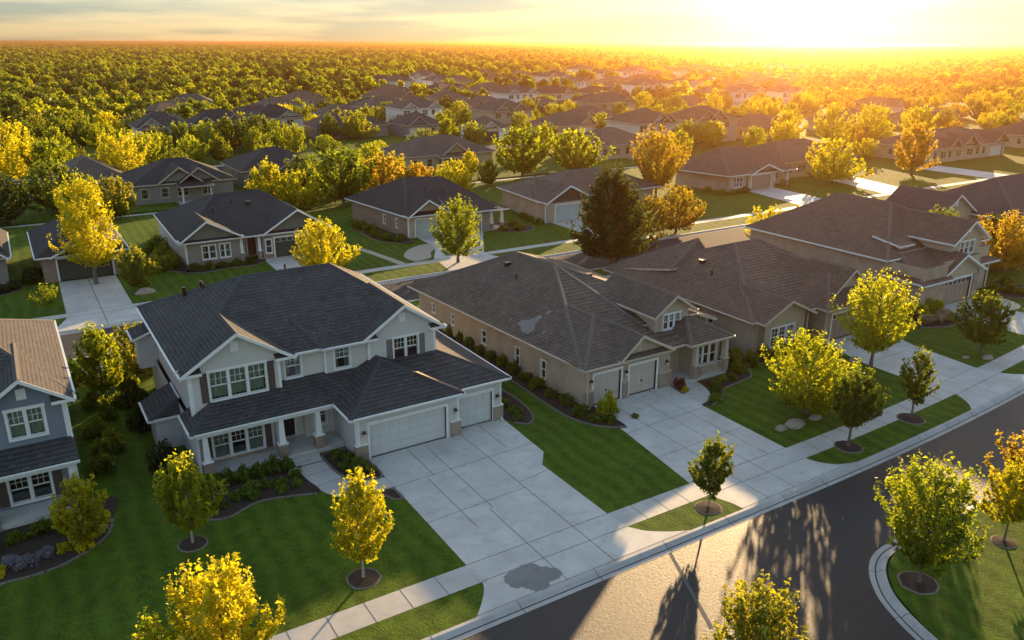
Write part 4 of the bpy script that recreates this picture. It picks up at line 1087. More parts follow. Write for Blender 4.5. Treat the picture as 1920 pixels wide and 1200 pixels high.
def house_gables():
    h = House('brick_house', 'one-storey brick house with taupe roof and two front gables, beyond the tall yellow-topped tree', 'house', 52.0, 46.0)
    S = 'shingle_taupe'; B = 'brick_tan'; D = 'siding_tan'
    fp = [(44.4, 54.4), (44.4, 37.9), (45.1, 37.9), (45.1, 37.3), (49.4, 37.3), (49.4, 39.2), (51.4, 39.2), (51.4, 37.0), (58.3, 37.0), (58.3, 54.4)]
    ops = {3: [(.7, 3.1, .65, 2.05)], 5: [(.4, 1.3, .1, 2.1)], 7: [(.9, 6.0, 0, 2.1)], 0: [(8.5, 9.1, .9, 1.9), (12, 12.6, .9, 1.9)]}
    h.walls(fp, 0, 2.78, B, ops, mats={3: D, 2: 'stone', 4: D, 5: D})
    h.window(fp[3], fp[4], .7, 3.1, .65, 2.05, 3, 2, 2, curtain='side')
    h.door(fp[5], fp[6], .4, 1.3, .1, 2.1, 'door_wood')
    h.garage_door(fp[7], fp[8], .9, 6.0, 2.1, 'door_tan', glazed=True)
    for a in ops[0]:
        h.window(fp[0], fp[1], a[0], a[1], a[2], a[3], 1, lite=True, curtain=False, trimw=.05, head=.06)
    h.post(51.3, 51.9, 36.85, 37.2, 0, 1.0, 'stone', 'stone_base'); h.post(57.8, 58.4, 36.85, 37.2, 0, 1.0, 'stone', 'stone_base')
    h.trim = 'trim_tan'
    z = 2.82
    h.roof([[(43.9, 37.5, z), (59, 37.5, z), (54.6, 47.0, 5.85), (51.7, 47.0, 5.85)], [(59, 37.5, z), (59, 54.9, z), (54.6, 47.0, 5.85)], [(59, 54.9, z), (43.9, 54.9, z), (51.7, 47.0, 5.85), (54.6, 47.0, 5.85)], [(43.9, 54.9, z), (43.9, 37.5, z), (51.7, 47.0, 5.85)]], S)
    h.roof([[(46, 48.5, 4.0), (51.0, 48.5, 4.0), (50.6, 50.2, 5.75)], [(51.0, 48.5, 4.0), (55.5, 55.2, z), (50.6, 50.2, 5.75)], [(55.5, 55.2, z), (44.2, 55.2, z), (50.6, 50.2, 5.75)], [(44.2, 55.2, z), (46, 48.5, 4.0), (50.6, 50.2, 5.75)]], S, name='rear_roof', gutter=False)
    h.gable(44.3, 50.0, 47.15, 36.75, 42.0, z + .02, 4.2, S, D, 37.32, (45.15, 49.35), wz=z - .1, name='gable_roof', yl=37.6, yr=39)
    h.roof([[(50.9, 36.45, z), (58.8, 36.45, z), (54.7, 39.6, 5.2)], [(50.9, 42.5, z), (50.9, 36.45, z), (54.7, 39.6, 5.2), (54.7, 45.5, 5.2)], [(58.8, 36.45, z), (58.8, 43, z), (54.7, 45.5, 5.2), (54.7, 39.6, 5.2)]], S, name='garage_roof')
    h.gable(52.6, 56.9, 54.75, 37.2, 41.5, 3.72, 5.36, S, D, 37.75, (52.95, 56.55), wz=3.4, name='gable_roof', vent=(54.75, 4.5), vw=.2, vh=.3)
    h.downspout(49.5, 37.2, 2.7); h.downspout(51.3, 36.9, 2.7)
    h.box_vent(48.3, 47.2, 4.6); h.stack(47.2, 45.0, 4.2)
house_gables()

def house_upper_gable():
    h = House('two_storey_house', 'tan house with steep upper gable, brown garage door and long mauve-brown roof at right', 'house', 69.0, 46.0)
    S = 'shingle_taupe'; B = 'brick_tan'; D = 'siding_tan'
    fp = [(63.8, 56), (63.8, 37.0), (67.2, 37.0), (67.2, 37.5), (73.0, 37.5), (73.0, 38.9), (77.0, 38.9), (77.0, 56)]
    ops = {3: [(.9, 4.9, 0, 2.25)], 5: [(.7, 1.5, .9, 2.1), (2.2, 3.0, .9, 2.1)]}
    h.walls(fp, 0, 4.15, B, {**ops}, mats={3: D, 5: D, 4: D}, cap=False)
    h.garage_door(fp[3], fp[4], .9, 4.9, 2.25, 'door_tan', glazed=True)
    for a in ops[5]:
        h.window(fp[5], fp[6], *a, 1, 2, 2, curtain=False)
    h.post(67.1, 68.0, 37.35, 37.7, 0, 2.4, 'stone', 'stone_base'); h.post(72.3, 73.1, 37.35, 37.7, 0, 2.4, 'stone', 'stone_base')
    uw = [(69.7, 44.5), (69.7, 38.3), (74.1, 38.3), (74.1, 46)]
    h.walls(uw, 2.9, 5.6, D, {1: [(1.1, 3.3, 4.15, 5.25)], 0: []}, name='upper_wall', closed=False)
    h.window(uw[1], uw[2], 1.1, 3.3, 4.15, 5.25, 3, 2, 2, curtain='side')
    h.trim = 'trim'
    z = 4.2
    h.roof([[(63.3, 40.2, z), (79, 40.2, z), (72, 46.3, 7.5)], [(79, 40.2, z), (79, 56.4, z), (72, 52.2, 7.5), (72, 46.3, 7.5)], [(79, 56.4, z), (63.3, 56.4, z), (72, 52.2, 7.5)], [(63.3, 56.4, z), (63.3, 40.2, z), (72, 46.3, 7.5), (72, 52.2, 7.5)]], S)
    h.gable(69.1, 74.8, 71.95, 37.85, 47.5, 5.35, 7.18, S, D, 38.32, (69.75, 74.05), wz=5.3, name='upper_gable_roof', vent=(71.95, 6.35), vw=.4, vh=.5, yl=44, yr=44)
    z2 = 2.85
    h.roof([[(63.3, 36.5, z2), (67.5, 36.5, z2), (69.6, 40.6, 4.5), (65.6, 40.6, 4.5)], [(63.3, 40.6, z2 + .1), (63.3, 36.5, z2), (65.6, 40.6, 4.5)]], S, name='garage_side_roof')
    h.gable(66.6, 73.4, 69.9, 36.95, 42.0, z2, 4.62, S, D, 37.52, (67.25, 72.95), wz=2.4, name='garage_gable_roof')
    h.roof([[(72.8, 38.1, z2), (77.6, 38.1, z2), (75.2, 41.2, 4.05), (72.8, 41.2, 4.05)], [(77.6, 38.1, z2), (77.6, 44, z2), (75.2, 44, 4.05), (75.2, 41.2, 4.05)]], S, name='porch_roof')
    h.downspout(77.1, 38.8, 2.7)
    # roof-top dormer window on the front slope
    m = MB(); m.box(66.0, 67.6, 41.0, 43.2, 3.6, 5.05, D); h.put(m, 'dormer_wall')
    h.roof([[(65.7, 40.75, 5.05), (67.9, 40.75, 5.05), (67.9, 43.6, 5.5), (65.7, 43.6, 5.5)]], S, name='dormer_roof', gutter=False, caps=False)
house_upper_gable()

def house_left():
    h = House('two_storey_house', 'blue-grey two-storey house with sunlit roof, cut off by the left edge', 'house', -4.0, 47.0)
    S = 'shingle_mauve'; W = 'siding_blue'
    lo = [(-13, 54.5), (-13, 42.2), (-3.4, 42.2), (-3.4, 42.0), (0.55, 42.0), (0.55, 54.5)]
    ops = {3: [(1.0, 2.75, .55, 1.95)]}
    h.walls(lo, 0, 2.8, W, ops)
    h.window(lo[3], lo[4], 1.0, 2.75, .55, 1.95, 2, 3, 2, shut='shutter', curtain=False, sw=.4)
    up = [(-13, 54.5), (-13, 42.6), (-3.1, 42.6), (-3.1, 42.0), (0.55, 42.0), (0.55, 54.5)]
    uo = {3: [(1.22, 2.68, 3.92, 5.30)]}
    h.walls(up, 2.8, 5.5, W, uo, name='upper_wall')
    h.window(up[3], up[4], 1.22, 2.68, 3.92, 5.30, 2, 3, 2, head=.16, trimw=.12)
    h.post(.42, .58, 41.97, 42.12, 3.2, 5.4); h.post(.42, .58, 41.9, 42.1, 0, 2.7)
    h.hip(-14, 1.0, 42.3, 55.0, 5.62, (-8.5, 48.3, 8.5), (-3.6, 48.3, 8.5), S, 'roof')
    h.gable(-3.25, 0.98, -1.15, 41.42, 47.2, 5.62, 7.05, S, W, 42.02, (-3.05, .5), wz=5.4, vent=(-1.15, 6.1), yr=42.0)
    h.returns(-.0, .96, 41.44, 41.98, 5.62, S)
    z = 2.85
    h.roof([[(-9, 40.4, z), (.72, 40.4, z), (.72, 42.4, 3.65), (-9, 42.4, 3.65)]], 'shingle_grey', name='porch_roof', caps=False)
    m = MB(); m.box(-9, .4, 40.6, 42.1, 0, .3, 'concrete_walk'); h.put(m, 'porch_floor')
    h.column(.3, 40.75, 0, 2.66, .95, .45); h.column(-3.2, 40.75, 0, 2.66, .95, .45)
    m = MB(); m.box(-9, .5, 40.62, 40.86, 2.48, 2.70, 'trim'); h.put(m, 'porch_beam')
    h.downspout(.62, 41.9, 5.4, 3.6)
house_left()

def house_right_edge():
    h = House('one_storey_house', 'mauve-brown roofed house at the right edge with a pale rake on its front gable', 'house', 100.0, 60.0)
    S = 'shingle_mauve'; D = 'siding_tan'
    h.walls([(94.5, 58), (94.5, 45.6), (121.5, 45.6), (121.5, 58)], 0, 3.4, D, {1: [(2, 3.8, .8, 2.1), (6, 7.8, .8, 2.1)]})
    for u in (2, 6): h.window((94.5, 45.6), (121.5, 45.6), u, u + 1.8, .8, 2.1, 2, lite=True, curtain='side')
    z = 3.4
    h.hip(93.9, 122, 45, 58.6, z, (101, 51.8, 6.8), (114.5, 51.8, 6.8), S)
    h.walls([(87.7, 57), (87.7, 50.4), (94.3, 50.4), (94.3, 57)], 0, 3.5, D, {1: [(1.0, 5.6, 0, 2.3)]}, name='garage_wall')
    h.garage_door((87.7, 50.4), (94.3, 50.4), 1.0, 5.6, 2.3, 'door_tan')
    h.gable(87.2, 94.8, 90.8, 49.95, 57.6, 3.5, 5.9, S, D, 50.38, (87.75, 94.25), wz=3.2, vent=(90.8, 4.8))
house_right_edge()

# ------------------------------------------------------------------ second row, across the back street
def row_house(name, label, ox, oy, wall, roofm, eave, ridge, front, z=2.75, **k):
    h = House(name, label, 'house', ox, oy, k.get('group'))
    h.walls(front['pts'], 0, z + .02, wall, front.get('ops'), mats=front.get('mats'))
    return h
def b1():
    h = House('one_storey_house', 'low grey-olive house with dark charcoal roof and wide garage gable across the back street', 'house', 21.0, 93.0)
    S = 'shingle_dark'; W = 'siding_taupe'
    fp = [(14.2, 100.8), (14.2, 85.1), (19.6, 85.1), (19.6, 86.6), (21.9, 86.6), (21.9, 85.0), (28.6, 85.0), (28.6, 100.8)]
    ops = {1: [(1.6, 2.9, .75, 2.1), (3.35, 4.35, .75, 2.1)], 3: [(.1, .75, .2, 2.2), (1.1, 2.0, .2, 2.3)], 5: [(1.3, 5.3, 0, 2.1), (.35, .95, .6, 2.0)]}
    h.walls(fp, 0, 2.8, W, ops, mats={0: 'siding_grey'}, base=(.45, 'brick_brown'))
    h.window(fp[1], fp[2], 1.6, 2.9, .75, 2.1, 2, lite=True, curtain='side'); h.window(fp[1], fp[2], 3.35, 4.35, .75, 2.1, 2, lite=True, curtain='side')
    h.window(fp[3], fp[4], .1, .75, .2, 2.2, 1, lite=True, curtain=False); h.door(fp[3], fp[4], 1.1, 2.0, .2, 2.3, 'door_wood')
    h.window(fp[5], fp[6], .35, .95, .6, 2.0, 1, lite=True, curtain=False)
    h.garage_door(fp[5], fp[6], 1.3, 5.3, 2.1, 'door_dark', glazed=True)
    for x in (19.75, 21.6): h.column(x, 85.2, 0, 2.7, .9, .4)
    h.post(14.15, 14.3, 85.05, 85.2, .45, 2.7); h.post(28.5, 28.65, 84.95, 85.1, .3, 2.7)
    h.roof([[(13.5, 84.5, 2.75), (29.3, 84.5, 2.75), (24.3, 93.6, 6.0), (19.1, 92.8, 6.0)], [(29.3, 84.5, 2.75), (29.3, 101.7, 2.75), (24.3, 93.6, 6.0)], [(29.3, 101.7, 2.75), (14.0, 101.7, 2.75), (19.1, 92.8, 6.0), (24.3, 93.6, 6.0)], [(14.0, 101.7, 2.75), (13.5, 84.5, 2.75), (19.1, 92.8, 6.0)]], S)
    h.gable(13.6, 19.8, 16.3, 84.1, 90.2, 2.95, 4.85, S, 'siding_olive', 84.9, (14.3, 19.2), wz=2.7, yl=85.5)
    h.gable(21.7, 29.35, 25.6, 84.0, 92.0, 2.82, 5.15, S, 'siding_olive', 84.98, (22.2, 28.55), wz=2.7, yr=85.5)
    h.box_vent(22.2, 90.6, 5.1); h.stack(18.2, 89.5, 4.7); h.stack(20.5, 91, 5.2)
b1()
def b2():
    h = House('one_storey_house', 'tan brick house with dark brown roof and pale garage door behind the curbside yellow tree', 'house', 44.0, 92.0)
    S = 'shingle_dark'; W = 'brick_brown'
    fp = [(37.6, 99.6), (39.1, 85.5), (43.9, 85.5), (43.9, 84.2), (44.9, 84.2), (49.4, 84.2), (49.4, 86.4), (50.4, 86.4), (50.4, 99.6)]
    ops = {0: [(11.2, 11.7, .9, 1.9), (8.2, 8.7, .9, 1.9)], 1: [(.9, 4.0, 0, 2.1)], 4: [(.5, 3.2, 0, 2.1)]}
    h.walls(fp, 0, 2.8, W, ops, mats={1: 'siding_tan', 4: 'siding_taupe', 3: 'siding_tan'})
    for a in ops[0]: h.window(fp[0], fp[1], a[0], a[1], a[2], a[3], 1, lite=True, curtain=False, trimw=.06)
    h.garage_door(fp[1], fp[2], .9, 4.0, 2.1, 'door_teal'); h.garage_door(fp[4], fp[5], .5, 3.2, 2.1, 'door_tan')
    h.post(39.0, 39.15, 85.45, 85.6, .2, 2.7)
    m = MB(); m.box(49.5, 51.6, 84.4, 86.3, 0, .15, 'concrete_walk'); h.put(m, 'porch_floor')
    for x in (49.9, 51.4): h.column(x, 84.7, 0, 2.5, .8, .4)
    z = 2.75
    h.roof([[(38.6, 84.8, z), (50.9, 84.8, z), (46.6, 91.2, 5.95), (42.2, 93.2, 5.95)], [(50.9, 84.8, z), (50.9, 100.1, z), (46.6, 91.2, 5.95)], [(50.9, 100.1, z), (36.9, 100.1, z), (42.2, 93.2, 5.95), (46.6, 91.2, 5.95)], [(36.9, 100.1, z), (38.6, 84.8, z), (42.2, 93.2, 5.95)]], S)
    h.gable(38.6, 44.2, 41.3, 84.3, 91, 2.8, 4.6, S, 'siding_tan', 85.48, (39.2, 43.8), wz=2.6, yl=86)
    h.roof([[(44.1, 83.6, z), (50.0, 83.6, z), (48.2, 88, 4.3), (44.1, 88, 4.3)], [(50.0, 83.6, z), (50.0, 88.5, z), (48.2, 88, 4.3)]], S, name='garage_roof')
    h.roof([[(49.2, 84.1, 2.55), (52.1, 84.1, 2.55), (51.0, 87, 3.1), (49.2, 87, 3.1)], [(52.1, 84.1, 2.55), (52.1, 88, 2.55), (51.0, 87, 3.1)]], S, name='porch_roof')
    h.stack(43, 89, 4.9); h.stack(45.2, 88.2, 4.6)
b2()
def b3():
    h = House('one_storey_house', 'brown-roofed house with pale green garage door and white-trimmed gable left of the dark pyramid tree', 'house', 66.0, 90.0)
    S = 'shingle_brown'; W = 'brick_tan'
    fp = [(59.0, 97), (57.7, 84.4), (64.4, 84.4), (64.4, 87), (78, 87), (78, 97)]
    ops = {1: [(1.6, 5.6, 0, 2.1)], 3: [(2, 3.5, .8, 2.1), (6, 8.2, .8, 2.1)]}
    h.walls(fp, 0, 2.75, W, ops, mats={1: 'siding_tan'})
    h.garage_door(fp[1], fp[2], 1.6, 5.6, 2.1, 'door_teal')
    for a in ops[3]: h.window(fp[3], fp[4], *a, 2, lite=True, curtain='side')
    h.trim = 'trim'
    z = 2.72
    h.roof([[(57.1, 85, z), (79, 86.2, z), (72.5, 91.6, 5.2), (66.5, 91.6, 5.2)], [(79, 86.2, z), (79, 97.6, z), (72.5, 91.6, 5.2)], [(79, 97.6, z), (58.4, 97.6, z), (66.5, 91.6, 5.2), (72.5, 91.6, 5.2)], [(58.4, 97.6, z), (57.1, 85, z), (66.5, 91.6, 5.2)]], S)
    h.gable(57.2, 64.9, 60.9, 83.3, 92, 2.75, 4.75, S, 'shingle_brown', 84.38, (57.8, 64.3), wz=2.5, yl=86)
    h.downspout(57.6, 84.3, 2.6)
b3()
def b4():
    h = House('one_storey_house', 'red-tinted hip roofed house with brown garage beside the long sunlit lawn', 'house', 100.0, 93.0)
    S = 'shingle_taupe'; W = 'brick_tan'
    fp = [(92.6, 98), (94.9, 88.4), (98.6, 88.4), (98.6, 88.0), (104.4, 88.0), (104.4, 90.2), (108.5, 90.2), (108.5, 98)]
    ops = {1: [(.8, 2.8, .7, 2.1)], 3: [(.7, 5.0, 0, 2.2)], 5: [(.8, 1.7, .1, 2.2), (2.4, 3.6, .8, 2.1)]}
    h.walls(fp, 0, 2.75, W, ops, mats={1: 'siding_tan', 3: 'siding_tan', 5: 'siding_tan'})
    h.window(fp[1], fp[2], .8, 2.8, .7, 2.1, 3, lite=True, curtain='side'); h.garage_door(fp[3], fp[4], .7, 5.0, 2.2, 'door_tan')
    h.door(fp[5], fp[6], .8, 1.7, .1, 2.2, 'door_wood'); h.window(fp[5], fp[6], 2.4, 3.6, .8, 2.1, 2, lite=True, curtain=False)
    h.column(105.0, 88.6, 0, 2.6, .9, .45); h.column(108.2, 88.6, 0, 2.6, .9, .45)
    z = 2.72
    h.roof([[(93.6, 87.4, z), (109, 87.4, z), (103.4, 94.2, 6.0), (99.3, 95, 6.0)], [(109, 87.4, z), (109, 99, z), (103.4, 94.2, 6.0)], [(109, 99, z), (91.4, 99, z), (99.3, 95, 6.0), (103.4, 94.2, 6.0)], [(91.4, 99, z), (93.6, 87.4, z), (99.3, 95, 6.0)]], S)
    h.gable(98.0, 105.2, 101.6, 86.9, 92, 2.75, 4.1, S, 'siding_tan', 87.98, (98.7, 104.3), wz=2.6)
b4()
def b0():
    h = House('one_storey_house', 'shaded house with wide dark garage behind the tall golden tree at left', 'house', 4.5, 93.0)
    S = 'shingle_dark'; W = 'siding_olive'
    fp = [(1.5, 99), (1.5, 86.6), (8.6, 86.6), (8.6, 99)]
    h.walls(fp, 0, 2.6, W, {1: [(1.3, 6.0, 0, 2.15)]}, mats={1: 'brick_brown'})
    h.garage_door(fp[1], fp[2], 1.3, 6.0, 2.15, 'door_dark', glazed=False)
    h.hip(1.0, 9.1, 86.0, 99.6, 2.6, (5.0, 90.5, 4.9), (5.0, 95.5, 4.9), S)
    h.gable(2.2, 8.0, 5.1, 85.6, 90, 2.62, 4.0, S, W, 86.58, (2.5, 7.7), wz=2.5)
b0()
def bl():
    h = House('one_storey_house', 'dark roofed house with pale brown end wall, cut by the left edge', 'house', -6.0, 93.0)
    S = 'shingle_dark'; W = 'siding_taupe'
    fp = [(-14, 99), (-14, 88.2), (-1.4, 88.2), (-1.4, 99)]
    h.walls(fp, 0, 2.8, W, {1: [(9.8, 11.4, .8, 2.1)]}, mats={2: 'brick_tan'})
    h.window(fp[1], fp[2], 9.8, 11.4, .8, 2.1, 2, lite=True, curtain='side')
    h.roof([[(-15, 87.4, 2.75), (-.9, 87.4, 2.75), (-3.4, 93.5, 5.9), (-10, 93.5, 5.9)], [(-.9, 87.4, 2.75), (-.9, 99.8, 2.75), (-3.4, 93.5, 5.9)], [(-.9, 99.8, 2.75), (-15, 99.8, 2.75), (-10, 93.5, 5.9), (-3.4, 93.5, 5.9)], [(-15, 99.8, 2.75), (-15, 87.4, 2.75), (-10, 93.5, 5.9)]], S)
    h.gable(-7.5, -1.0, -3.6, 86.6, 92, 2.8, 4.7, S, 'siding_olive', 88.18, (-7.0, -1.45), wz=2.6, yr=88)
bl()

# ------------------------------------------------------------------ houses farther back: same kit, fewer details
def far_house(x, y, w, d, label, seed, z=2.8, rh=2.7, wall='siding_taupe', roofm='shingle_dark', gab=1, two=False, back=False, name='one_storey_house', group=None):
    rng = random.Random(seed)
    h = House('two_storey_house' if two else name, label, 'house', x + w / 2, y + d / 2, group, 'trim' if wall == 'trim' else 'trim_tan')
    z = 5.2 if two else z
    fp = [(x, y + d), (x, y), (x + w, y), (x + w, y + d)]
    ops = []; gd = None
    u = .9
    if not back:
        gd = (u, u + 4.4, 0, 2.1) if rng.random() < .5 else (w - 5.3, w - .9, 0, 2.1)
        ops.append(gd)
    zz = [(.8, 2.1)] + ([(3.3, 4.6)] if two else [])
    wins = []
    for (a, b) in zz:
        k = .8
        while k < w - 1.8:
            ww = rng.choice((1.0, 1.5, 1.9))
            if k + ww > w - .6: break
            if not (gd and a < 2.2 and k + ww > gd[0] - .4 and k < gd[1] + .4):
                wins.append((k, k + ww, a, b))
            k += ww + rng.uniform(.9, 2.2)
    sw = [(d * .3, d * .3 + .8, .9, 2.0), (d * .65, d * .65 + .8, .9, 2.0)]
    h.walls(fp, 0, z + .05, wall, {1: ops + wins, 0: sw})
    for q in wins: h.window(fp[1], fp[2], *q, 2 if q[1] - q[0] > 1.2 else 1, lite=True, curtain=rng.choice(('side', False)))
    for q in sw: h.window(fp[0], fp[1], *q, 1, lite=True, curtain=False)
    if gd: h.garage_door(fp[1], fp[2], gd[0], gd[1], 2.1, rng.choice(('door_tan', 'door_white', 'door_dark')))
    o = .5
    if w >= d:
        ra, rb = (x + d * .45, y + d / 2, z + rh), (x + w - d * .45, y + d / 2, z + rh)
    else:
        ra, rb = (x + w / 2, y + w * .5, z + rh), (x + w / 2, y + d - w * .5, z + rh)
    h.hip(x - o, x + w + o, y - o, y + d + o, z, ra, rb, roofm, gutter=False)
    for k in range(gab):
        gw = rng.uniform(4.5, 6.5); gx = x + (gd[0] - .6 if gd and k == 0 else rng.uniform(.3, w - gw - .3))
        h.gable(gx, gx + gw, gx + gw / 2, y - .95, y + d * .45, z + .04, z + gw * .36, roofm, wall, y - .02, (gx + .4, gx + gw - .4), wz=z - .1, gutter=False)
    if back:
        px = x + rng.uniform(1, w - 6)
        for q in (px + .3, px + 4.2): h.post(q, q + .18, y - 2.4, y - 2.22, 0, 2.5, 'trim', 'porch_post')
        h.roof([[(px, y - 2.8, 2.5), (px + 4.8, y - 2.8, 2.5), (px + 4.8, y + .2, 3.0), (px, y + .2, 3.0)]], roofm, name='patio_roof', caps=False, gutter=False)
        m = MB(); m.box(px - .2, px + 5, y - 3, y - .02, 0, .1, 'concrete_walk'); h.put(m, 'patio')
    return h
# ------------------------------------------------------------------ vegetation
def np_mesh(name, co, quads, mat, tint=None, smooth=False):
    me = bpy.data.meshes.new(name)
    nv, nf = len(co), len(quads)
    me.vertices.add(nv); me.vertices.foreach_set('co', np.asarray(co, dtype=np.float32).ravel())
    me.loops.add(nf * 4); me.loops.foreach_set('vertex_index', np.asarray(quads, dtype=np.int32).ravel())
    me.polygons.add(nf); me.polygons.foreach_set('loop_start', np.arange(0, nf * 4, 4, dtype=np.int32))
    try: me.polygons.foreach_set('loop_total', np.full(nf, 4, dtype=np.int32))
    except Exception: pass
    me.materials.append(MT[mat])
    if tint is not None:
        a = me.attributes.new('tint', 'FLOAT', 'POINT'); a.data.foreach_set('value', np.asarray(tint, dtype=np.float32))
    me.update(calc_edges=True); me.validate()
    return me
def leaves(rng, centres, size, jitter=0.4, upbias=0.5, aspect=0.62):
    """one bent leaf quad per centre"""
    n = len(centres)
    nrm = rng.normal(size=(n, 3)); nrm[:, 2] += upbias
    nrm /= np.linalg.norm(nrm, axis=1)[:, None]
    t = rng.normal(size=(n, 3)); t -= nrm * (t * nrm).sum(1)[:, None]; t /= np.linalg.norm(t, axis=1)[:, None]
    b = np.cross(nrm, t)
    s = size * np.exp(rng.normal(0, jitter, n))[:, None] * .5
    k = nrm * s * .35
    q = np.stack([centres - t * s - k * .5, centres + b * s * aspect + k, centres + t * s - k * .5, centres - b * s * aspect + k], 1)
    return q.reshape(-1, 3)
def clump_tint(rng, centres, scale):
    """tint varies per leaf and by bough, so a crown has lighter and darker sprays"""
    f = rng.normal(size=(6, 3)) / scale; ph = rng.uniform(0, 6.28, 6)
    v = np.sin(centres @ f.T + ph).mean(1) * .8
    return np.clip(.5 + v * .6 + rng.normal(0, .16, len(centres)), 0, 1)
PROF = {
    'oval': lambda t: np.sin(np.pi * np.clip(t, 0, 1) ** .75) ** .62,
    'round': lambda t: np.sqrt(np.clip(1 - (2 * t - 1) ** 2, 0, 1)),
    'broad': lambda t: np.sqrt(np.clip(1 - ((t - .42) / .58) ** 2, 0, 1)),
    'cone': lambda t: np.clip(1.02 - t, 0, 1) ** .75 * np.clip(t * 9 + .25, 0, 1),
    'dome': lambda t: np.clip(1.03 - t, 0, 1) ** .52 * np.clip(t * 7 + .35, 0, 1),
    'vase': lambda t: np.clip(t * 1.9, 0, 1) ** .7 * np.clip((1.06 - t) * 2.4, 0, 1) ** .6,
}
def grow(seed, h, r, base, prof, shoots, nleaf, lsize, mat, lift=1.0, sig=.045, bark='bark', trunk_r=None, lean=0.0):
    """trunk with limbs reaching to an uneven envelope; leaves sit on the outer part of each shoot"""
    rng = np.random.default_rng(seed)
    tm = MB(); tr = trunk_r or (.022 * h + .02)
    lx, ly = rng.normal(0, lean + .01, 2) * h
    ax = lambda z: np.array([lx * (z / h) ** 2, ly * (z / h) ** 2, z])
    top = base + (h - base) * .82
    zs = np.linspace(0, top, 7)
    tm.tube([tuple(ax(z)) for z in zs], [tr * (1.35 if i == 0 else 1 - .82 * (z / top)) for i, z in enumerate(zs)], bark, 7)
    f = PROF[prof]; cent = []
    lob = rng.uniform(0, 6.28, 4); la = rng.uniform(.07, .20, 4)
    for i in range(shoots):
        t = (i + rng.uniform(0, 1)) / shoots
        t = t ** .9
        az = i * 2.39996 + rng.normal(0, .35)
        wob = 1 + sum(la[k] * math.sin((k + 1) * az + lob[k] + 4 * t * (k + 1)) for k in range(4))
        R = r * float(f(np.array(t))) * wob * rng.uniform(.62, 1.12)
        zt = base + (h - base) * t
        tip = ax(zt) + np.array([R * math.cos(az), R * math.sin(az), rng.normal(0, .03 * h)])
        z0 = max(base * .75, zt - R * lift - rng.uniform(0, .1) * (h - base)); z0 = min(z0, top)
        p0 = ax(z0)
        mid = p0 * .45 + tip * .55 + np.array([0, 0, -.10 * R])
        m2 = p0 * .2 + tip * .8 + np.array([0, 0, -.05 * R])
        if i % max(1, shoots // 26) == 0:
            tm.tube([tuple(p0), tuple(mid), tuple(tip * .94 + p0 * .06)], [tr * .34, tr * .20, tr * .06], bark, 5)
        k = max(4, int(nleaf / shoots * (0.35 + R / r)))
        u = rng.beta(2.6, 1.0, k)
        A = p0[None] * (1 - u[:, None]) + tip[None] * u[:, None] + np.array([0, 0, -.10 * R]) * (4 * u * (1 - u))[:, None]
        cent.append(A + rng.normal(0, 1, (k, 3)) * (sig * h * .45 * (1.25 - .75 * u))[:, None])
        if rng.random() < .95:  # upright sprig at the tip
            kk = max(4, k // 4); w = rng.random(kk)
            cent.append(tip[None] + np.stack([rng.normal(0, .045 * r, kk), rng.normal(0, .045 * r, kk), (w * .17 - .04) * h], 1))
    c = np.concatenate(cent)
    c = c[c[:, 2] > base * .55]
    co = leaves(rng, c, lsize)
    q = np.arange(len(co)).reshape(-1, 4)
    tint = np.repeat(clump_tint(rng, c, r * .45), 4)
    crown = np_mesh('crown', co, q, mat, tint)
    me = bpy.data.meshes.new('trunk')
    me.from_pydata(tm.v, [], tm.f); me.materials.append(MT[bark]); me.polygons.foreach_set('use_smooth', [True] * len(tm.f)); me.update()
    return me, crown
def plant_tree(meshes, x, y, label, cat='tree', group=None, s=1.0, rz=0.0, name='tree', mat=None, sz=1.0, z=0.0):
    root = empty(name, (x, y, z), label, cat, group)
    root.rotation_euler = (0, 0, rz); root.scale = (s, s, s * sz)
    for nm, me in zip(('trunk', 'crown'), meshes):
        o = bpy.data.objects.new(nm, me); COL.objects.link(o); o.parent = root
        if nm == 'crown' and mat:
            o.material_slots[0].link = 'OBJECT'; o.material_slots[0].material = MT[mat]
    return root

# trees in the front yards, each grown for its own spot
def own(seed, x, y, h, r, base, prof, shoots, nleaf, lsize, mat, label, **k):
    shoots = int(shoots * 1.25); nleaf = int(nleaf * 1.75); lsize *= .62
    nm = k.pop('name', 'maple_tree'); g = k.pop('group', None); cat = k.pop('cat', 'tree')
    return plant_tree(grow(seed, h, r, base, prof, shoots, nleaf, lsize, mat, **k), x, y, label, cat, g, name=nm)
own(1, 4.46, 34.81, 4.25, 1.22, 1.25, 'oval', 70, 3523, .22, 'leaf_maple', 'small yellow-green tree in a mulch ring at the corner of the grey house', bark='bark_pale', trunk_r=.05)
own(2, 10.17, 28.29, 4.95, 1.17, 1.35, 'oval', 80, 3327, .20, 'leaf_gold', 'bright golden young tree in a mulch ring on the front lawn by the driveway', bark='bark_pale', trunk_r=.06)
own(3, 26.92, 24.56, 3.65, 0.92, 1.15, 'oval', 64, 3854, .17, 'leaf_green', 'small oval tree with reddish tips on the kerb strip between two driveways', bark='bark_pale', trunk_r=.05)
own(4, 38.41, 25.01, 4.6, 1.40, 1.7, 'round', 60, 3307, .22, 'leaf_green', 'dark green tree on the kerb strip overhanging the sidewalk, nearer of two', trunk_r=.09)
own(5, 44.92, 25.34, 4.4, 0.98, 1.35, 'oval', 46, 2064, .20, 'leaf_green', 'slender thin-leaved young tree on the kerb strip, in a mulch ring', trunk_r=.07)
own(6, 30.31, 15.50, 5.45, 1.80, 1.35, 'round', 150, 5935, .20, 'leaf_maple', 'dense round yellow tree in a mulch ring on the corner lawn across the street', trunk_r=.10)
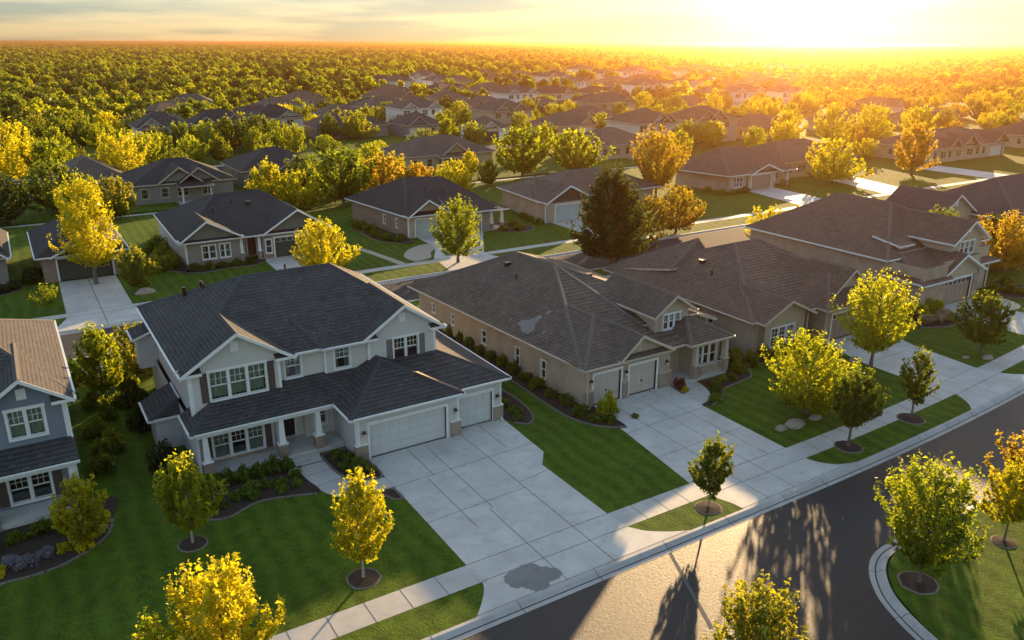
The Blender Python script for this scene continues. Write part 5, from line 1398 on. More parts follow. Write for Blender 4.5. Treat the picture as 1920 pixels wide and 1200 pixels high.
own(7, 50.08, 31.82, 6.5, 2.32, 1.75, 'round', 120, 5078, .24, 'leaf_maple', 'tall round yellow-topped tree beside the third driveway', trunk_r=.12)
own(8, 40.0, 29.3, 4.9, 2.45, .8, 'broad', 120, 5459, .23, 'leaf_maple', 'broad low yellow-green tree over boulders in the second front lawn', trunk_r=.12)
own(9, 59.65, 29.3, 4.4, 1.70, 1.3, 'broad', 70, 3578, .24, 'leaf_green', 'dark green tree with one yellow tip on the far right lawn', trunk_r=.08)
own(10, 36.5, 15.2, 3.9, 1.15, 1.5, 'broad', 56, 2477, .20, 'leaf_gold', 'small golden tree behind the round yellow one on the corner lawn', trunk_r=.05)
own(11, 0.3, 37.2, 3.4, 1.12, .5, 'oval', 60, 2925, .22, 'leaf_gold', 'bushy ochre tree in the mulch bed beside the blue-grey house', name='ornamental_tree', trunk_r=.06)
own(12, 3.65, 24.5, 5.2, 1.57, 1.0, 'round', 110, 6300, .19, 'leaf_gold', 'bright yellow tree cut by the bottom edge at the left', trunk_r=.08)
own(13, 1.35, 24.3, 4.3, 0.99, .9, 'oval', 60, 3113, .19, 'leaf_maple', 'smaller yellow tree hugging the left side of the bottom-edge yellow tree', trunk_r=.06)
own(14, 18.6, 14.3, 4.9, 1.31, 1.2, 'round', 110, 5263, .19, 'leaf_green', 'reddish-green tree top rising from the bottom edge in front of the street', trunk_r=.08, name='maple_tree')
own(15, 40.2, 15.8, 4.6, 1.60, .9, 'broad', 80, 3815, .22, 'leaf_orange', 'amber tree at the right edge by the far kerb', trunk_r=.08)
own(151, 43.2, 14.0, 4.2, 2.20, .6, 'broad', 80, 5100, .22, 'leaf_dark', 'dark shrubby tree at the right edge behind the amber one', trunk_r=.08)
own(16, 51.3, 63.0, 9.7, 4.15, 1.6, 'dome', 190, 12750, .33, 'leaf_dark', 'large dark pyramid-shaped tree with twin trunks behind the hip roofed house', name='pyramid_tree', lift=.1, trunk_r=.24)
own(161, 53.0, 64.2, 7.6, 2.90, 1.6, 'dome', 120, 6800, .33, 'leaf_dark', 'right-hand shorter stem of the dark pyramid-shaped pair of trees', name='pyramid_tree', lift=.1, trunk_r=.20)
own(17, 38.90, 73.0, 6.3, 2.32, 1.3, 'broad', 110, 5087, .26, 'leaf_maple', 'yellow-green curbside tree in front of the tan brick house across the street', trunk_r=.14)
own(18, 25.3, 76.2, 5.0, 2.63, .6, 'broad', 100, 5504, .26, 'leaf_gold', 'low wide golden tree behind the ridge of the grey house', trunk_r=.12)
own(19, 5.6, 83.8, 9.6, 2.47, 2.6, 'broad', 120, 5263, .30, 'leaf_gold', 'tall golden tree in front of the dark garage at the left', trunk_r=.17)
own(20, 8.77, 79.3, 3.9, 1.50, .6, 'broad', 50, 3060, .25, 'leaf_green', 'small green tree beside the pale driveway across the back street', trunk_r=.07)
own(21, 1.18, 76.4, 2.4, 0.95, .8, 'broad', 30, 765, .20, 'leaf_maple', 'thin sapling with sparse leaves by the back sidewalk', name='sapling', trunk_r=.035)
own(22, 79.9, 88.5, 9.8, 3.48, 2.6, 'round', 140, 6537, .34, 'leaf_orange', 'tall amber tree rising between the second-row roofs', trunk_r=.2)
own(23, 68.5, 71.8, 5.2, 2.80, .8, 'broad', 90, 4472, .28, 'leaf_orange', 'copper-coloured spreading tree beside the back street', trunk_r=.13)
own(231, 64.5, 72.4, 4.4, 2.20, .7, 'broad', 70, 3825, .28, 'leaf_orange', 'smaller russet tree left of the copper-coloured one', trunk_r=.1)
own(24, 72.5, 61.0, 4.2, 2.20, .3, 'broad', 60, 3230, .26, 'leaf_gold', 'brilliant yellow low tree behind the taupe roof', name='ornamental_tree', trunk_r=.08)
own(241, 77.0, 60.6, 3.8, 1.90, .2, 'broad', 50, 2550, .26, 'leaf_gold', 'brilliant yellow bushy tree right of the low yellow one', name='ornamental_tree', trunk_r=.08)
own(25, 3.0, 54.9, 4.6, 1.50, .7, 'oval', 70, 3910, .24, 'leaf_maple', 'sunlit yellow-green tree in the gap between the blue-grey and grey houses', trunk_r=.07)
own(26, 1.6, 55.6, 2.9, 0.60, 1.1, 'oval', 26, 765, .20, 'leaf_maple', 'thin leaning sapling left of the sunlit tree between the houses', name='sapling', trunk_r=.04, lean=.08)
own(27, 5.4, 57.5, 3.6, 1.50, .4, 'broad', 50, 2720, .25, 'leaf_green', 'green tree at the back corner of the grey house', trunk_r=.07)
own(28, 84.6, 40.9, 5.6, 3.06, .8, 'broad', 110, 5160, .27, 'leaf_orange', 'amber-flecked dark tree at the right edge beside the far house', trunk_r=.13)

own(29, 82.5, 47.0, 5.2, 2.6, .6, 'broad', 90, 5000, .34, 'leaf_green', 'dark leafy tree between the upper-gable house and the right-edge house', trunk_r=.12)
own(30, 89.5, 44.5, 4.2, 2.2, .4, 'broad', 70, 4000, .34, 'leaf_dark', 'low dark tree in front of the right-edge house garage', trunk_r=.1)
# ------------------------------------------------------------------ shrubs, grasses, boulders
def shrub_mesh(seed, kind='dome', n=900, lsize=.16, mat='leaf_shrub'):
    rng = np.random.default_rng(seed)
    k = 16; cen = []
    for i in range(k):
        a = rng.uniform(0, 6.28); rr = math.sqrt(rng.uniform(0, 1)) * .62; zz = rng.uniform(.25, .75) * (1.1 - rr)
        m = n // k; d = rng.normal(size=(m, 3)); d /= np.linalg.norm(d, axis=1)[:, None]
        rad_ = rng.uniform(.26, .42) * rng.beta(4, 1.2, m)
        cen.append(np.array([rr * math.cos(a), rr * math.sin(a), zz]) + d * rad_[:, None] * np.array([1, 1, .85]))
    c = np.concatenate(cen); c = c[c[:, 2] > .02]
    if kind == 'grass':
        m = n; a = rng.uniform(0, 6.28, m); rr = np.sqrt(rng.uniform(0, 1, m)); u = rng.random(m)
        c = np.stack([rr * np.cos(a) * (.25 + .6 * u), rr * np.sin(a) * (.25 + .6 * u), u * (1 - .35 * rr)], 1)
    co = leaves(rng, c, lsize, upbias=.9 if kind == 'dome' else 0, aspect=.6 if kind == 'dome' else .25)
    return np_mesh('shrub', co, np.arange(len(co)).reshape(-1, 4), mat, np.repeat(clump_tint(rng, c, .35), 4))
SH = [shrub_mesh(50 + i) for i in range(5)]
SHL = [shrub_mesh(90 + i, 'dome', 1500, .085, 'leaf_lilac') for i in range(2)]
SHG = [shrub_mesh(70 + i, 'grass', 700, .30, 'leaf_straw') for i in range(2)]
def shrub(x, y, r, hh, label, group=None, mat=None, v=0, name='shrub', cat='shrub', src=None):
    me = (src or SH)[v % len(src or SH)]
    o = bpy.data.objects.new(name, me); COL.objects.link(o)
    o.location = (x, y, .01); o.scale = (r, r, hh); o.rotation_euler = (0, 0, v * 1.7 + x)
    if mat:
        o.material_slots[0].link = 'OBJECT'; o.material_slots[0].material = MT[mat]
    return tag(o, label, cat, group)
rs = random.Random(11)
def row(pts, r, hh, what, where, group, mat=None, name='shrub', src=None):
    n = len(pts)
    words = ['first', 'second', 'third', 'fourth', 'fifth', 'sixth', 'seventh', 'eighth', 'ninth', 'tenth', 'eleventh', 'twelfth', 'thirteenth', 'fourteenth']
    for i, (x, y) in enumerate(pts):
        pos = words[i] if i < n - 1 or n == 1 else 'last'
        k = rs.uniform(.85, 1.2)
        shrub(x, y, r * k, hh * rs.uniform(.85, 1.2), f'{what}, {pos} {where}' if n > 1 else f'{what} {where}', group, mat, i + int(x * 3), name, src=src)
row([(6.2, 39.6), (7.1, 39.5), (7.9, 39.45), (8.8, 39.5), (9.5, 39.45), (10.2, 39.3)], .62, .95, 'green shrub against the porch', 'from the left porch corner', 'shrubs along the porch of the grey house', 'leaf_shrub')
row([(6.3, 37.3), (7.2, 37.7), (8.0, 38.1), (8.8, 38.1), (9.5, 37.8), (10.1, 37.4), (10.35, 38.3), (9.3, 37.1), (7.9, 37.35)], .46, .62, 'low leafy shrub at the bed front', 'towards the walkway', 'low shrubs in the curved bed of the grey house')
row([(13.0, 39.2), (13.5, 38.4), (12.95, 37.8), (13.65, 37.5), (13.3, 36.9), (13.95, 36.75)], .48, .65, 'bright shrub between walkway and garage', 'from the porch', 'shrubs between walkway and garage')
row([(24.2, 38.1), (24.6, 38.9), (24.5, 40.2), (24.8, 41.8), (24.6, 43.6)], .5, .55, 'yellow-green shrub by the garage side wall', 'from the driveway', 'shrubs beside the garage')
row([(4.9, 41.3), (4.7, 43.0), (4.3, 48.6), (4.9, 50.5), (4.5, 52.5)], 1.0, 1.9, 'tall dark shrub along the left wall', 'from the porch of the grey house', 'dark shrubs along the grey house', 'leaf_dark')
row([(2.4, 46.5), (2.0, 49), (2.7, 51.2), (3.8, 53.0), (2.2, 53.4), (4.6, 55.6), (1.8, 44.2), (1.6, 58), (4.0, 58.5), (6.5, 58.0)], .95, 1.3, 'dark shrub in the gap between the left houses', 'going towards the back street', 'shrubs between the two left houses', 'leaf_green')
row([(-3.4, 38.8), (-2.4, 39.2), (-1.4, 39.4), (-.5, 39.0)], .6, .75, 'dark green shrub under the blue-grey porch', 'from the left', 'shrubs under the blue-grey porch', 'leaf_green')
row([(-2.7, 37.4), (-2.1, 36.9), (-1.4, 37.3)], .6, .6, 'pale lilac flowering shrub in the left bed', 'from the left', 'lilac shrubs', None, 'flowering_shrub', SHL)
row([(-.6, 37.3), (.2, 36.9), (.9, 38.2), (-3.3, 36.8)], .5, .55, 'olive shrub in the left bed near the lawn edge', 'from the porch steps', 'olive shrubs in the left bed', 'leaf_gold')
row([(27.9, 38.2 + 1.55 * k) for k in range(14)], .62, .85, 'dark shrub under the long brick side wall', 'from the driveway end', 'shrubs along the long side wall', 'leaf_green')
row([(27.6, 36.4), (28.2, 36.6), (28.1, 35.3), (28.7, 34.6)], .52, .7, 'bright green shrub at the brick house corner', 'from the lawn', 'bright shrubs at the brick house corner')
shrub(29.2, 35.5, .85, 1.75, 'airy pale green bush in front of the left garage door of the brick house', None, 'leaf_maple', 2, 'tall_shrub')
shrub(30.5, 34.4, .32, .35, 'tiny dark tuft on the edge of the second driveway', None, 'leaf_green', 3, 'plant', 'plant')
shrub(36.0, 36.35, .55, .95, 'dull red leafed shrub beside the second garage', None, 'leaf_red', 1)
shrub(35.9, 35.75, .36, .40, 'small yellowish shrub in front of the red one', None, 'leaf_gold', 2)
row([(38.3, 35.4), (39.2, 35.5), (40.1, 35.5), (37.3, 34.2), (36.6, 33.6), (38.0, 34.9)], .45, .55, 'low green shrub round the curved walkway bed', 'from the porch', 'low shrubs in the curved walkway bed')
row([(41.6, 36.3), (42.4, 37.4), (41.8, 38.6), (43.0, 36.6), (42.6, 39.6)], .85, 1.25, 'big dark shrub between the two brick houses', 'from the lawn', 'dark shrubs between the brick houses', 'leaf_green')
row([(44.6, 36.9), (45.6, 36.6), (46.8, 36.5), (48.1, 36.6), (49.4, 36.9), (50.2, 37.6)], .75, 1.1, 'dark shrub under the wide window of the gabled brick house', 'from the left', 'shrubs under the wide window', 'leaf_green')
row([(62.2, 37.2), (63.6, 36.6), (65.0, 36.8), (66.2, 36.9)], .9, 1.5, 'yellow-lit shrub at the corner of the tan garage', 'from the left', 'yellow shrubs by the tan garage', 'leaf_maple')
row([(62.6, 35.5), (63.8, 35.1), (65.0, 35.2)], .85, .8, 'straw coloured ornamental grass tuft', 'from the left of the tan garage', 'straw grass tufts', None, 'ornamental_grass', SHG)
row([(73.3, 36.4), (76.4, 37.4), (77.6, 36.6), (79.0, 37.4), (80.2, 38.4), (78.2, 35.6)], .8, 1.0, 'dark shrub beside the far tan porch', 'from the garage', 'shrubs beside the far tan porch', 'leaf_green')
row([(14.6, 84.0), (16.0, 83.6), (17.4, 84.0), (18.8, 83.7), (20.2, 84.0)], .75, .95, 'dark shrub in front of the olive house', 'from its left corner', 'shrubs in front of the olive house', 'leaf_green')
row([(12.8, 86), (12.4, 88.5), (12.9, 91), (12.2, 93.5), (11.2, 85.2), (13.2, 96)], 1.15, 1.9, 'bushy green shrub at the left end of the olive house', 'from the front', 'shrubs at the end of the olive house', 'leaf_green')
row([(36.6, 86.2), (36.2, 88.6), (36.6, 91.0), (36.2, 93.6), (37.6, 84.8)], .95, 1.3, 'dark shrub along the tan house end wall', 'from the front', 'shrubs along the tan house end wall', 'leaf_green')
row([(51.0, 83.6), (52.4, 82.8), (53.6, 83.8), (53.6, 85.6)], .85, .8, 'rounded low shrub by the tan porch', 'from the driveway', 'shrubs by the tan porch', 'leaf_green')
row([(56.6, 84.4), (56.8, 86.6), (57.2, 89)], .8, 1.0, 'green shrub at the corner of the green-door house', 'from the front', 'shrubs at the green-door house', 'leaf_shrub')
row([(92.2, 87.5), (91.8, 90), (93.6, 86.6), (95.6, 87.0), (97.2, 87.2)], .9, 1.1, 'olive shrub beside the red-tinted house', 'from its left wall', 'shrubs beside the red-tinted house', 'leaf_green')
row([(-1.0, 85.6), (-2.4, 84.8), (-3.8, 84.6), (0.4, 87.6), (0.8, 90.0)], 1.0, 1.3, 'dark shrub by the left-edge house', 'counting right to left', 'shrubs by the left-edge house', 'leaf_dark')
def boulder(x, y, rx, ry, rz, seed, label):
    rng = np.random.default_rng(seed)
    m = MB(); n, k = 12, 7
    ring = []
    for j in range(k):
        ph = math.pi * .5 * j / (k - 1)
        ring.append([(rx * math.cos(ph) * math.cos(2 * math.pi * i / n) * rng.uniform(.86, 1.1), ry * math.cos(ph) * math.sin(2 * math.pi * i / n) * rng.uniform(.86, 1.1), rz * math.sin(ph) * rng.uniform(.88, 1.08)) for i in range(n)])
    for j in range(k - 1):
        for i in range(n):
            a = (i + 1) % n
            m.face([ring[j][i], ring[j][a], ring[j + 1][a], ring[j + 1][i]], 'rock')
    o = m.build('boulder'); o.location = (x, y, -.02)
    return tag(o, label, 'boulder')
boulder(38.07, 28.5, .75, .5, .42, 1, 'largest brown boulder on the lawn under the broad yellow-green tree')
boulder(36.95, 28.6, .42, .32, .26, 2, 'small brown boulder left of the largest one')
boulder(39.95, 28.5, .5, .34, .22, 3, 'flat brown boulder right of the largest one')
boulder(9.1, 78.3, .9, .55, .5, 4, 'pale grey boulder on the shaded lawn across the back street')
boulder(59.2, 28.5, .55, .35, .25, 5, 'grey boulder under the dark tree at the far right lawn')
boulder(57.9, 29.4, .35, .22, .15, 6, 'pale flat stone near the far right lawn boulder')
boulder(10.5, 38.7, .42, .34, .30, 7, 'grey boulder in the mulch beside the walkway steps')
boulder(50.2, 33.2, .5, .4, .35, 8, 'tan boulder at the foot of the tall yellow-topped tree')
# ------------------------------------------------------------------ houses behind the second row
LM = []      # landmarks for labels: (x, y, words)
RECT = []    # keep trees off houses
def fh(x, y, w, d, label, seed, **k):
    RECT.append((x - 2, y - 3, x + w + 2, y + d + 2))
    return far_house(x, y, w, d, label, seed, **k)
for r_ in ((86, 44, 124, 60), (13, 84, 30, 102), (36, 83, 53, 101), (57, 83, 80, 98), (91, 86, 110, 100), (0, 85, 10, 101), (-16, 86, 0, 101)):
    RECT.append(r_)
fh(15.0, 124.0, 13.5, 12.0, 'dark roofed house with a covered patio facing us, behind the olive house', 1, roofm='shingle_dark', wall='siding_taupe', back=True, gab=2)
fh(31.5, 130.0, 13.0, 12.0, 'dark hip roofed house half hidden by yellow trees, right of the patio house', 2, roofm='shingle_dark', wall='siding_olive', back=True, gab=1)
fh(61.0, 132.0, 17.0, 12.0, 'low brown roofed house with pale walls behind the orange shrubs', 3, roofm='shingle_brown', wall='siding_tan', back=True, gab=1)
fh(100.0, 127.5, 14.0, 13.0, 'brown pyramid roofed house left of the tall amber tree', 4, roofm='shingle_brown', wall='siding_tan', back=True, gab=0)
fh(112.0, 93.0, 19.0, 13.0, 'shadowed house behind the round amber tree at the sunny side', 5, roofm='shingle_taupe', wall='siding_tan', gab=1)
fh(152.0, 91.0, 26.0, 13.0, 'long tan house with two gables and a wide drive near the right edge', 6, roofm='shingle_taupe', wall='siding_tan', gab=3)
fh(6.0, 134.0, 9.0, 11.0, 'small brown roofed house behind the tall golden tree', 7, roofm='shingle_brown', wall='siding_tan', back=True, gab=0)
fh(24.5, 184.0, 10.0, 9.0, 'grey two-storey house with white-trimmed gables in the woods at left', 8, two=True, roofm='shingle_grey', wall='siding_grey', gab=1)
fh(35.5, 184.0, 12.0, 9.0, 'grey-walled two-storey house with dark roof beside the grey gabled one', 9, two=True, roofm='shingle_dark', wall='siding_taupe', gab=2)
fh(51.0, 193.0, 11.0, 10.0, 'dim grey house at the left end of the row above the green field', 10, roofm='shingle_dark', wall='siding_grey', gab=1, two=True)
fh(64.0, 189.5, 18.0, 11.0, 'long taupe house with a low double gable above the green field', 11, roofm='shingle_grey', wall='siding_taupe', gab=2)
fh(84.5, 184.0, 10.0, 10.0, 'pale blue-grey house at the right end of the row above the field', 12, roofm='shingle_grey', wall='siding_blue', gab=1)
fh(95.5, 167.5, 8.0, 9.0, 'white gabled house standing out among brown roofs near the centre', 13, roofm='shingle_brown', wall='trim', gab=1, rh=2.6)
fh(109.0, 184.0, 12.0, 11.0, 'brown roofed two-storey house behind the white gabled one', 14, two=True, roofm='shingle_brown', wall='siding_tan', gab=2)
fh(114.0, 164.0, 13.0, 11.0, 'cream house with porch windows right of the white gabled house', 15, roofm='shingle_brown', wall='siding_tan', gab=1)
fh(134.0, 180.0, 13.0, 11.0, 'brown house with cream gable in the hazy middle distance', 16, roofm='shingle_brown', wall='siding_grey', gab=1)
fh(119.5, 139.5, 12.0, 11.0, 'two-storey cream house with twin gables behind the amber tree', 17, two=True, roofm='shingle_taupe', wall='siding_grey', gab=2)
fh(135.0, 138.0, 14.0, 11.0, 'red-roofed two-storey house in the orange haze', 18, two=True, roofm='shingle_taupe', wall='siding_tan', gab=2)
fh(152.0, 136.0, 14.0, 11.0, 'low house deep in the orange haze below the sun', 19, roofm='shingle_taupe', wall='siding_tan', gab=1)
fh(152.0, 195.0, 14.0, 11.0, 'brown two-storey house in haze above the red-roofed pair', 20, two=True, roofm='shingle_brown', wall='siding_tan', gab=1)
fh(193.0, 92.0, 18.0, 12.0, 'tan hip roofed house at the far right edge, beyond the two-gable one', 21, roofm='shingle_taupe', wall='siding_tan', gab=2)
fh(184.0, 134.0, 16.0, 12.0, 'brown roofed house in bright haze near the right edge', 22, roofm='shingle_taupe', wall='siding_tan', gab=1)
fh(214.0, 131.0, 16.0, 12.0, 'brown roofed house in bright haze, right of its near twin', 23, roofm='shingle_brown', wall='siding_tan', gab=2)
fh(238.0, 164.0, 16.0, 12.0, 'taupe roofed house low in the haze at the right horizon', 24, roofm='shingle_taupe', wall='siding_grey', gab=1)
# still farther: copies of five of these, set along the curving streets
def copy_house(src, x, y, label, rz=0.0, s=1.0, group=None):
    r = src.copy(); COL.objects.link(r)
    r.location = (x, y, 0); r.rotation_euler = (0, 0, rz); r.scale = (s, s, s)
    r['label'] = label
    if group: r['group'] = group
    for ch in list(src.children):
        c = ch.copy(); COL.objects.link(c); c.parent = r
        for g2 in ch.children:
            e = g2.copy(); COL.objects.link(e); e.parent = c
    return r
protos = [far_house(x, y, w, d, lb, sd, roofm=rm, wall=wl, gab=gb, two=tw).root for (x, y, w, d, lb, sd, rm, wl, gb, tw) in (
    (130.0, 232, 14, 11, 'brown roofed house amid trees in the centre distance, nearest of its street', 31, 'shingle_brown', 'siding_tan', 2, False),
    (152.0, 247, 13, 11, 'white-walled house with brown gables in the centre distance', 32, 'shingle_brown', 'trim', 2, True),
    (172.0, 226, 15, 12, 'grey-walled house among yellow trees in the centre distance', 33, 'shingle_dark', 'siding_grey', 1, False),
    (190.0, 200, 14, 11, 'tan house with one gable in the sun-struck distance', 34, 'shingle_taupe', 'siding_tan', 1, False))]
RECT += [(128, 229, 146, 245), (150, 244, 167, 260), (170, 223, 189, 240), (188, 197, 206, 213)]
rf = random.Random(77)
kinds = ['brown gabled', 'white-walled', 'grey-walled', 'tan']
cnt = 0
for yrow in (214, 246, 280, 318, 360, 405, 455):
    xx = yrow * .42 + rf.uniform(0, 12)
    i = 0
    while xx < yrow * 1.22:
        if rf.random() < .9:
            k = rf.randrange(4)
            yy = yrow + rf.uniform(-5, 5)
            if not any(a - 10 < xx < c + 10 and b - 8 < yy < d + 8 for a, b, c, d in RECT):
                i += 1; cnt += 1
                px = int(960 + 1603 * math.tan(math.atan2(xx, yy) - rad(32.0)))
                side = 'left of centre' if px < 900 else ('near the centre' if px < 1150 else 'towards the sun')
                dist = {214: 'nearest', 246: 'second', 280: 'third', 318: 'fourth', 360: 'fifth', 405: 'sixth', 455: 'farthest'}[yrow]
                copy_house(protos[k], xx, yy, f'distant {kinds[k]} house {side}, {dist} far roof band, number {i} from left', rf.choice((0, 0, .25, -.3, math.pi)), rf.uniform(.9, 1.1), 'far houses among the trees')
                RECT.append((xx - 8, yy - 7, xx + 8, yy + 7))
        xx += rf.uniform(17, 27)

for i, (hx, hy, k, rz) in enumerate(((62, 236, 2, .2), (84, 228, 0, -.1), (44, 262, 3, .3), (78, 268, 0, 0), (104, 252, 2, .1), (58, 300, 0, -.2), (96, 298, 3, .2), (124, 290, 0, 0), (34, 228, 2, 0))):
    copy_house(protos[k], hx, hy, f'distant {kinds[k]} house buried in the left-hand woods, ' + ('beside the nearest clearing', 'right of the nearest clearing', 'well back at far left', 'behind the long taupe house', 'towards the brown roofed streets', 'deep among crowns', 'deep in, right of the other', 'farthest right and deepest', 'behind the grey gabled house')[i], rz, .95, 'far houses among the trees')
    RECT.append((hx - 8, hy - 9, hx + 8, hy + 7))

# ------------------------------------------------------------------ neighbourhood trees
MID = [grow(300 + i, h, r, b, pf, 80, 4200, .34, m, sig=.055) for i, (h, r, b, pf, m) in enumerate((
    (7.4, 3.6, 1.2, 'round', 'leaf_maple'), (8.4, 3.4, 1.6, 'oval', 'leaf_maple'), (6.2, 4.0, .9, 'broad', 'leaf_maple'),
    (9.2, 4.4, 1.7, 'broad', 'leaf_maple'), (7.0, 3.0, 1.0, 'oval', 'leaf_maple'), (5.6, 3.3, .7, 'round', 'leaf_maple')))]
TREES = []
def mid(x, y, h, label, v, mat=None, group='neighbourhood trees', w=1.0):
    s = h / (7.4, 8.4, 6.2, 9.2, 7.0, 5.6)[v]
    TREES.append((x, y))
    t = plant_tree(MID[v], x, y, label, 'tree', group, s * w, x * 2.3, 'tree', mat, 1 / w)
    return t
mid(75.4, 117.5, 8.2, 'full yellow-green tree, left of the pair behind the pale green garage', 0, 'leaf_maple', w=1.15)
mid(85.6, 116.0, 7.0, 'full yellow-green tree, right of the pair behind the pale green garage', 5, 'leaf_maple', w=1.1)
mid(116.6, 86.2, 6.6, 'round amber tree on the lawn at the sunny right', 2, 'leaf_gold', w=.95)
mid(136.0, 84.5, 8.4, 'tall amber-tipped tree right of the round amber one', 1, 'leaf_orange')
mid(40.0, 109.1, 7.6, 'dark-sided yellow tree between the olive and tan houses', 0, 'leaf_maple', w=1.1)
mid(30.4, 111.0, 6.2, 'bright yellow tree behind the ridge of the olive house', 4, 'leaf_gold')
mid(33.6, 108.5, 5.0, 'smaller yellow tree stepping down right behind the olive house ridge', 5, 'leaf_gold')
mid(47.2, 112.0, 6.0, 'pinkish orange tree behind the tan brick house, leftmost of a clump', 2, 'leaf_orange')
mid(52.0, 110.5, 4.6, 'orange tree in the middle of the clump behind the tan brick house', 5, 'leaf_orange')
mid(57.6, 108.5, 4.8, 'golden-orange tree at the right end of the clump behind the tan house', 5, 'leaf_gold')
mid(55.0, 106.5, 4.2, 'low amber tree beneath the orange clump behind the tan house', 2, 'leaf_gold')
mid(16.3, 144.0, 8.0, 'large gold-green tree with its crown over the patio house', 3, 'leaf_gold')
mid(0.5, 152.0, 9.6, 'large orange-gold tree at the left edge', 3, 'leaf_gold')
mid(6.4, 149.5, 7.0, 'green-gold tree right of the left-edge orange tree', 0, 'leaf_maple')
mid(5.2, 124.5, 6.4, 'grey-brown leafy tree behind the tall golden one', 2, 'leaf_green')
mid(-1.5, 118.5, 6.0, 'dark leafy tree behind the left-edge house', 2, 'leaf_dark')
mid(11.0, 116.0, 5.0, 'dark shaded tree near the rear path at left', 5, 'leaf_green')
mid(156.6, 130.0, 6.8, 'amber tree in haze under the sun, left one', 0, 'leaf_gold')
mid(163.0, 122.0, 8.4, 'broad golden tree in haze under the sun, middle one', 3, 'leaf_gold')
mid(176.0, 121.0, 8.0, 'broad golden tree in haze under the sun, right one', 3, 'leaf_gold')
mid(190.0, 118.0, 7.4, 'golden tree in haze toward the right edge', 0, 'leaf_gold')
for i, (tx, ty) in enumerate(((21, 178), (26.5, 176), (31.5, 178.5), (36, 175.5), (41, 178), (46.5, 176), (51, 181), (66, 186.5), (73, 187))):
    mid(tx, ty, 5.4 + (i * 37 % 17) / 10, 'leafy tree before the woodland row of houses at left, ' + ('first', 'second', 'third', 'fourth', 'fifth', 'sixth', 'seventh', 'eighth', 'last')[i] + ' from left', i % 6, ('leaf_maple', 'leaf_green', 'leaf_wood')[i % 3])
rt = random.Random(5)
def free(x, y, gap):
    if any(a < x < c and b < y < d for a, b, c, d in RECT): return False
    if 148.5 < y < 160.5 or 115.5 < y < 119.5: return False
    if 57 < x < 84 and 160 < y < 187: return False     # the open green field
    return all((x - p) ** 2 + (y - q) ** 2 > gap * gap for p, q in TREES)
MATS = ['leaf_maple'] * 4 + ['leaf_green'] * 4 + ['leaf_gold']
COLW = {'leaf_maple': 'yellow-green', 'leaf_green': 'deep green', 'leaf_gold': 'golden', 'leaf_orange': 'amber', 'leaf_dark': 'dark'}
FORM = ['rounded', 'upright', 'broad low', 'spreading', 'slim', 'compact']
cand = []
tries = 0
while len(cand) < 215 and tries < 30000:
    tries += 1
    y = 104 + 122 * math.sqrt(rt.random()); az = rad(rt.uniform(-1.5, 64.5))
    x = y * math.tan(az) + rt.uniform(-3, 3)
    if x > 290 or not free(x, y, 5.4): continue
    if y < 117 and x < 112 and rt.random() < .75: continue
    if .48 < x / y < 1.15 and y > 125 and rt.random() < .45: continue
    TREES.append((x, y)); cand.append((x, y))
tries = 0
while len(cand) < 258 and tries < 20000:      # the sunny side, out to the right edge
    tries += 1
    y = rt.uniform(98, 200); x = y * rt.uniform(1.35, 2.05)
    if x > 330 or not free(x, y, 6.0): continue
    TREES.append((x, y)); cand.append((x, y))
cand.sort(key=lambda p: p[0] / p[1])
used = {}
for i, (x, y) in enumerate(cand):
    v = rt.randrange(6); m = rt.choice(MATS)
    if x / y > 1.0 and rt.random() < .5: m = rt.choice(('leaf_gold', 'leaf_orange'))
    hh = rt.uniform(3.2, 5.9) if y > 118 else rt.uniform(3.0, 4.6)
    third = 'at the left' if x / y < .3 else ('left of centre' if x / y < .58 else ('right of centre' if x / y < .95 else 'at hazy right'))
    band = 'just behind the second row' if y < 125 else ('beyond the rear path' if y < 150 else ('beside the far street' if y < 180 else 'behind the far row'))
    size = 'short' if hh < 4.5 else ('middling' if hh < 5.5 else 'tall')
    key = f'{size} {COLW[m]} {FORM[v]} tree {band} {third}'
    used[key] = used.get(key, 0) + 1
    if used[key] > 1: key += ', ' + ['', '', 'second', 'third', 'fourth', 'fifth', 'sixth', 'seventh', 'eighth'][min(8, used[key])] + ' from left'
    s = hh / (7.4, 8.4, 6.2, 9.2, 7.0, 5.6)[v]
    plant_tree(MID[v], x, y, key, 'tree', 'neighbourhood trees', s, rt.uniform(0, 6.28), 'tree', m, rt.uniform(.9, 1.1))

# ------------------------------------------------------------------ the woods to the horizon: one mass
def far_crown(seed, n, ls, mat):
    rng = np.random.default_rng(seed)
    k = 12; cen = []
    for i in range(k):
        a = rng.uniform(0, 6.28); rr = math.sqrt(rng.random()) * 3.0; zz = rng.uniform(2.2, 6.2) * (1.05 - rr / 6.5)
        d = rng.normal(size=(n // k, 3)); d /= np.linalg.norm(d, axis=1)[:, None]
        cen.append(np.array([rr * math.cos(a), rr * math.sin(a), zz]) + d * (rng.uniform(1.1, 2.0) * rng.beta(5, 1.2, n // k))[:, None])
    c = np.concatenate(cen)
    co = leaves(rng, c, ls, upbias=.6, aspect=.75)
    return np_mesh('far_crown', co, np.arange(len(co)).reshape(-1, 4), mat, np.repeat(clump_tint(rng, c, 2.0), 4))
src = bpy.data.collections.new('wood_crowns')
for i, m in enumerate(('leaf_wood', 'leaf_wood', 'leaf_green', 'leaf_maple', 'leaf_wood', 'leaf_dark', 'leaf_wood')):
    src.objects.link(bpy.data.objects.new('far_crown', far_crown(600 + i, 760, .72, m)))
rw = np.random.default_rng(9)
pts, scl = [], []
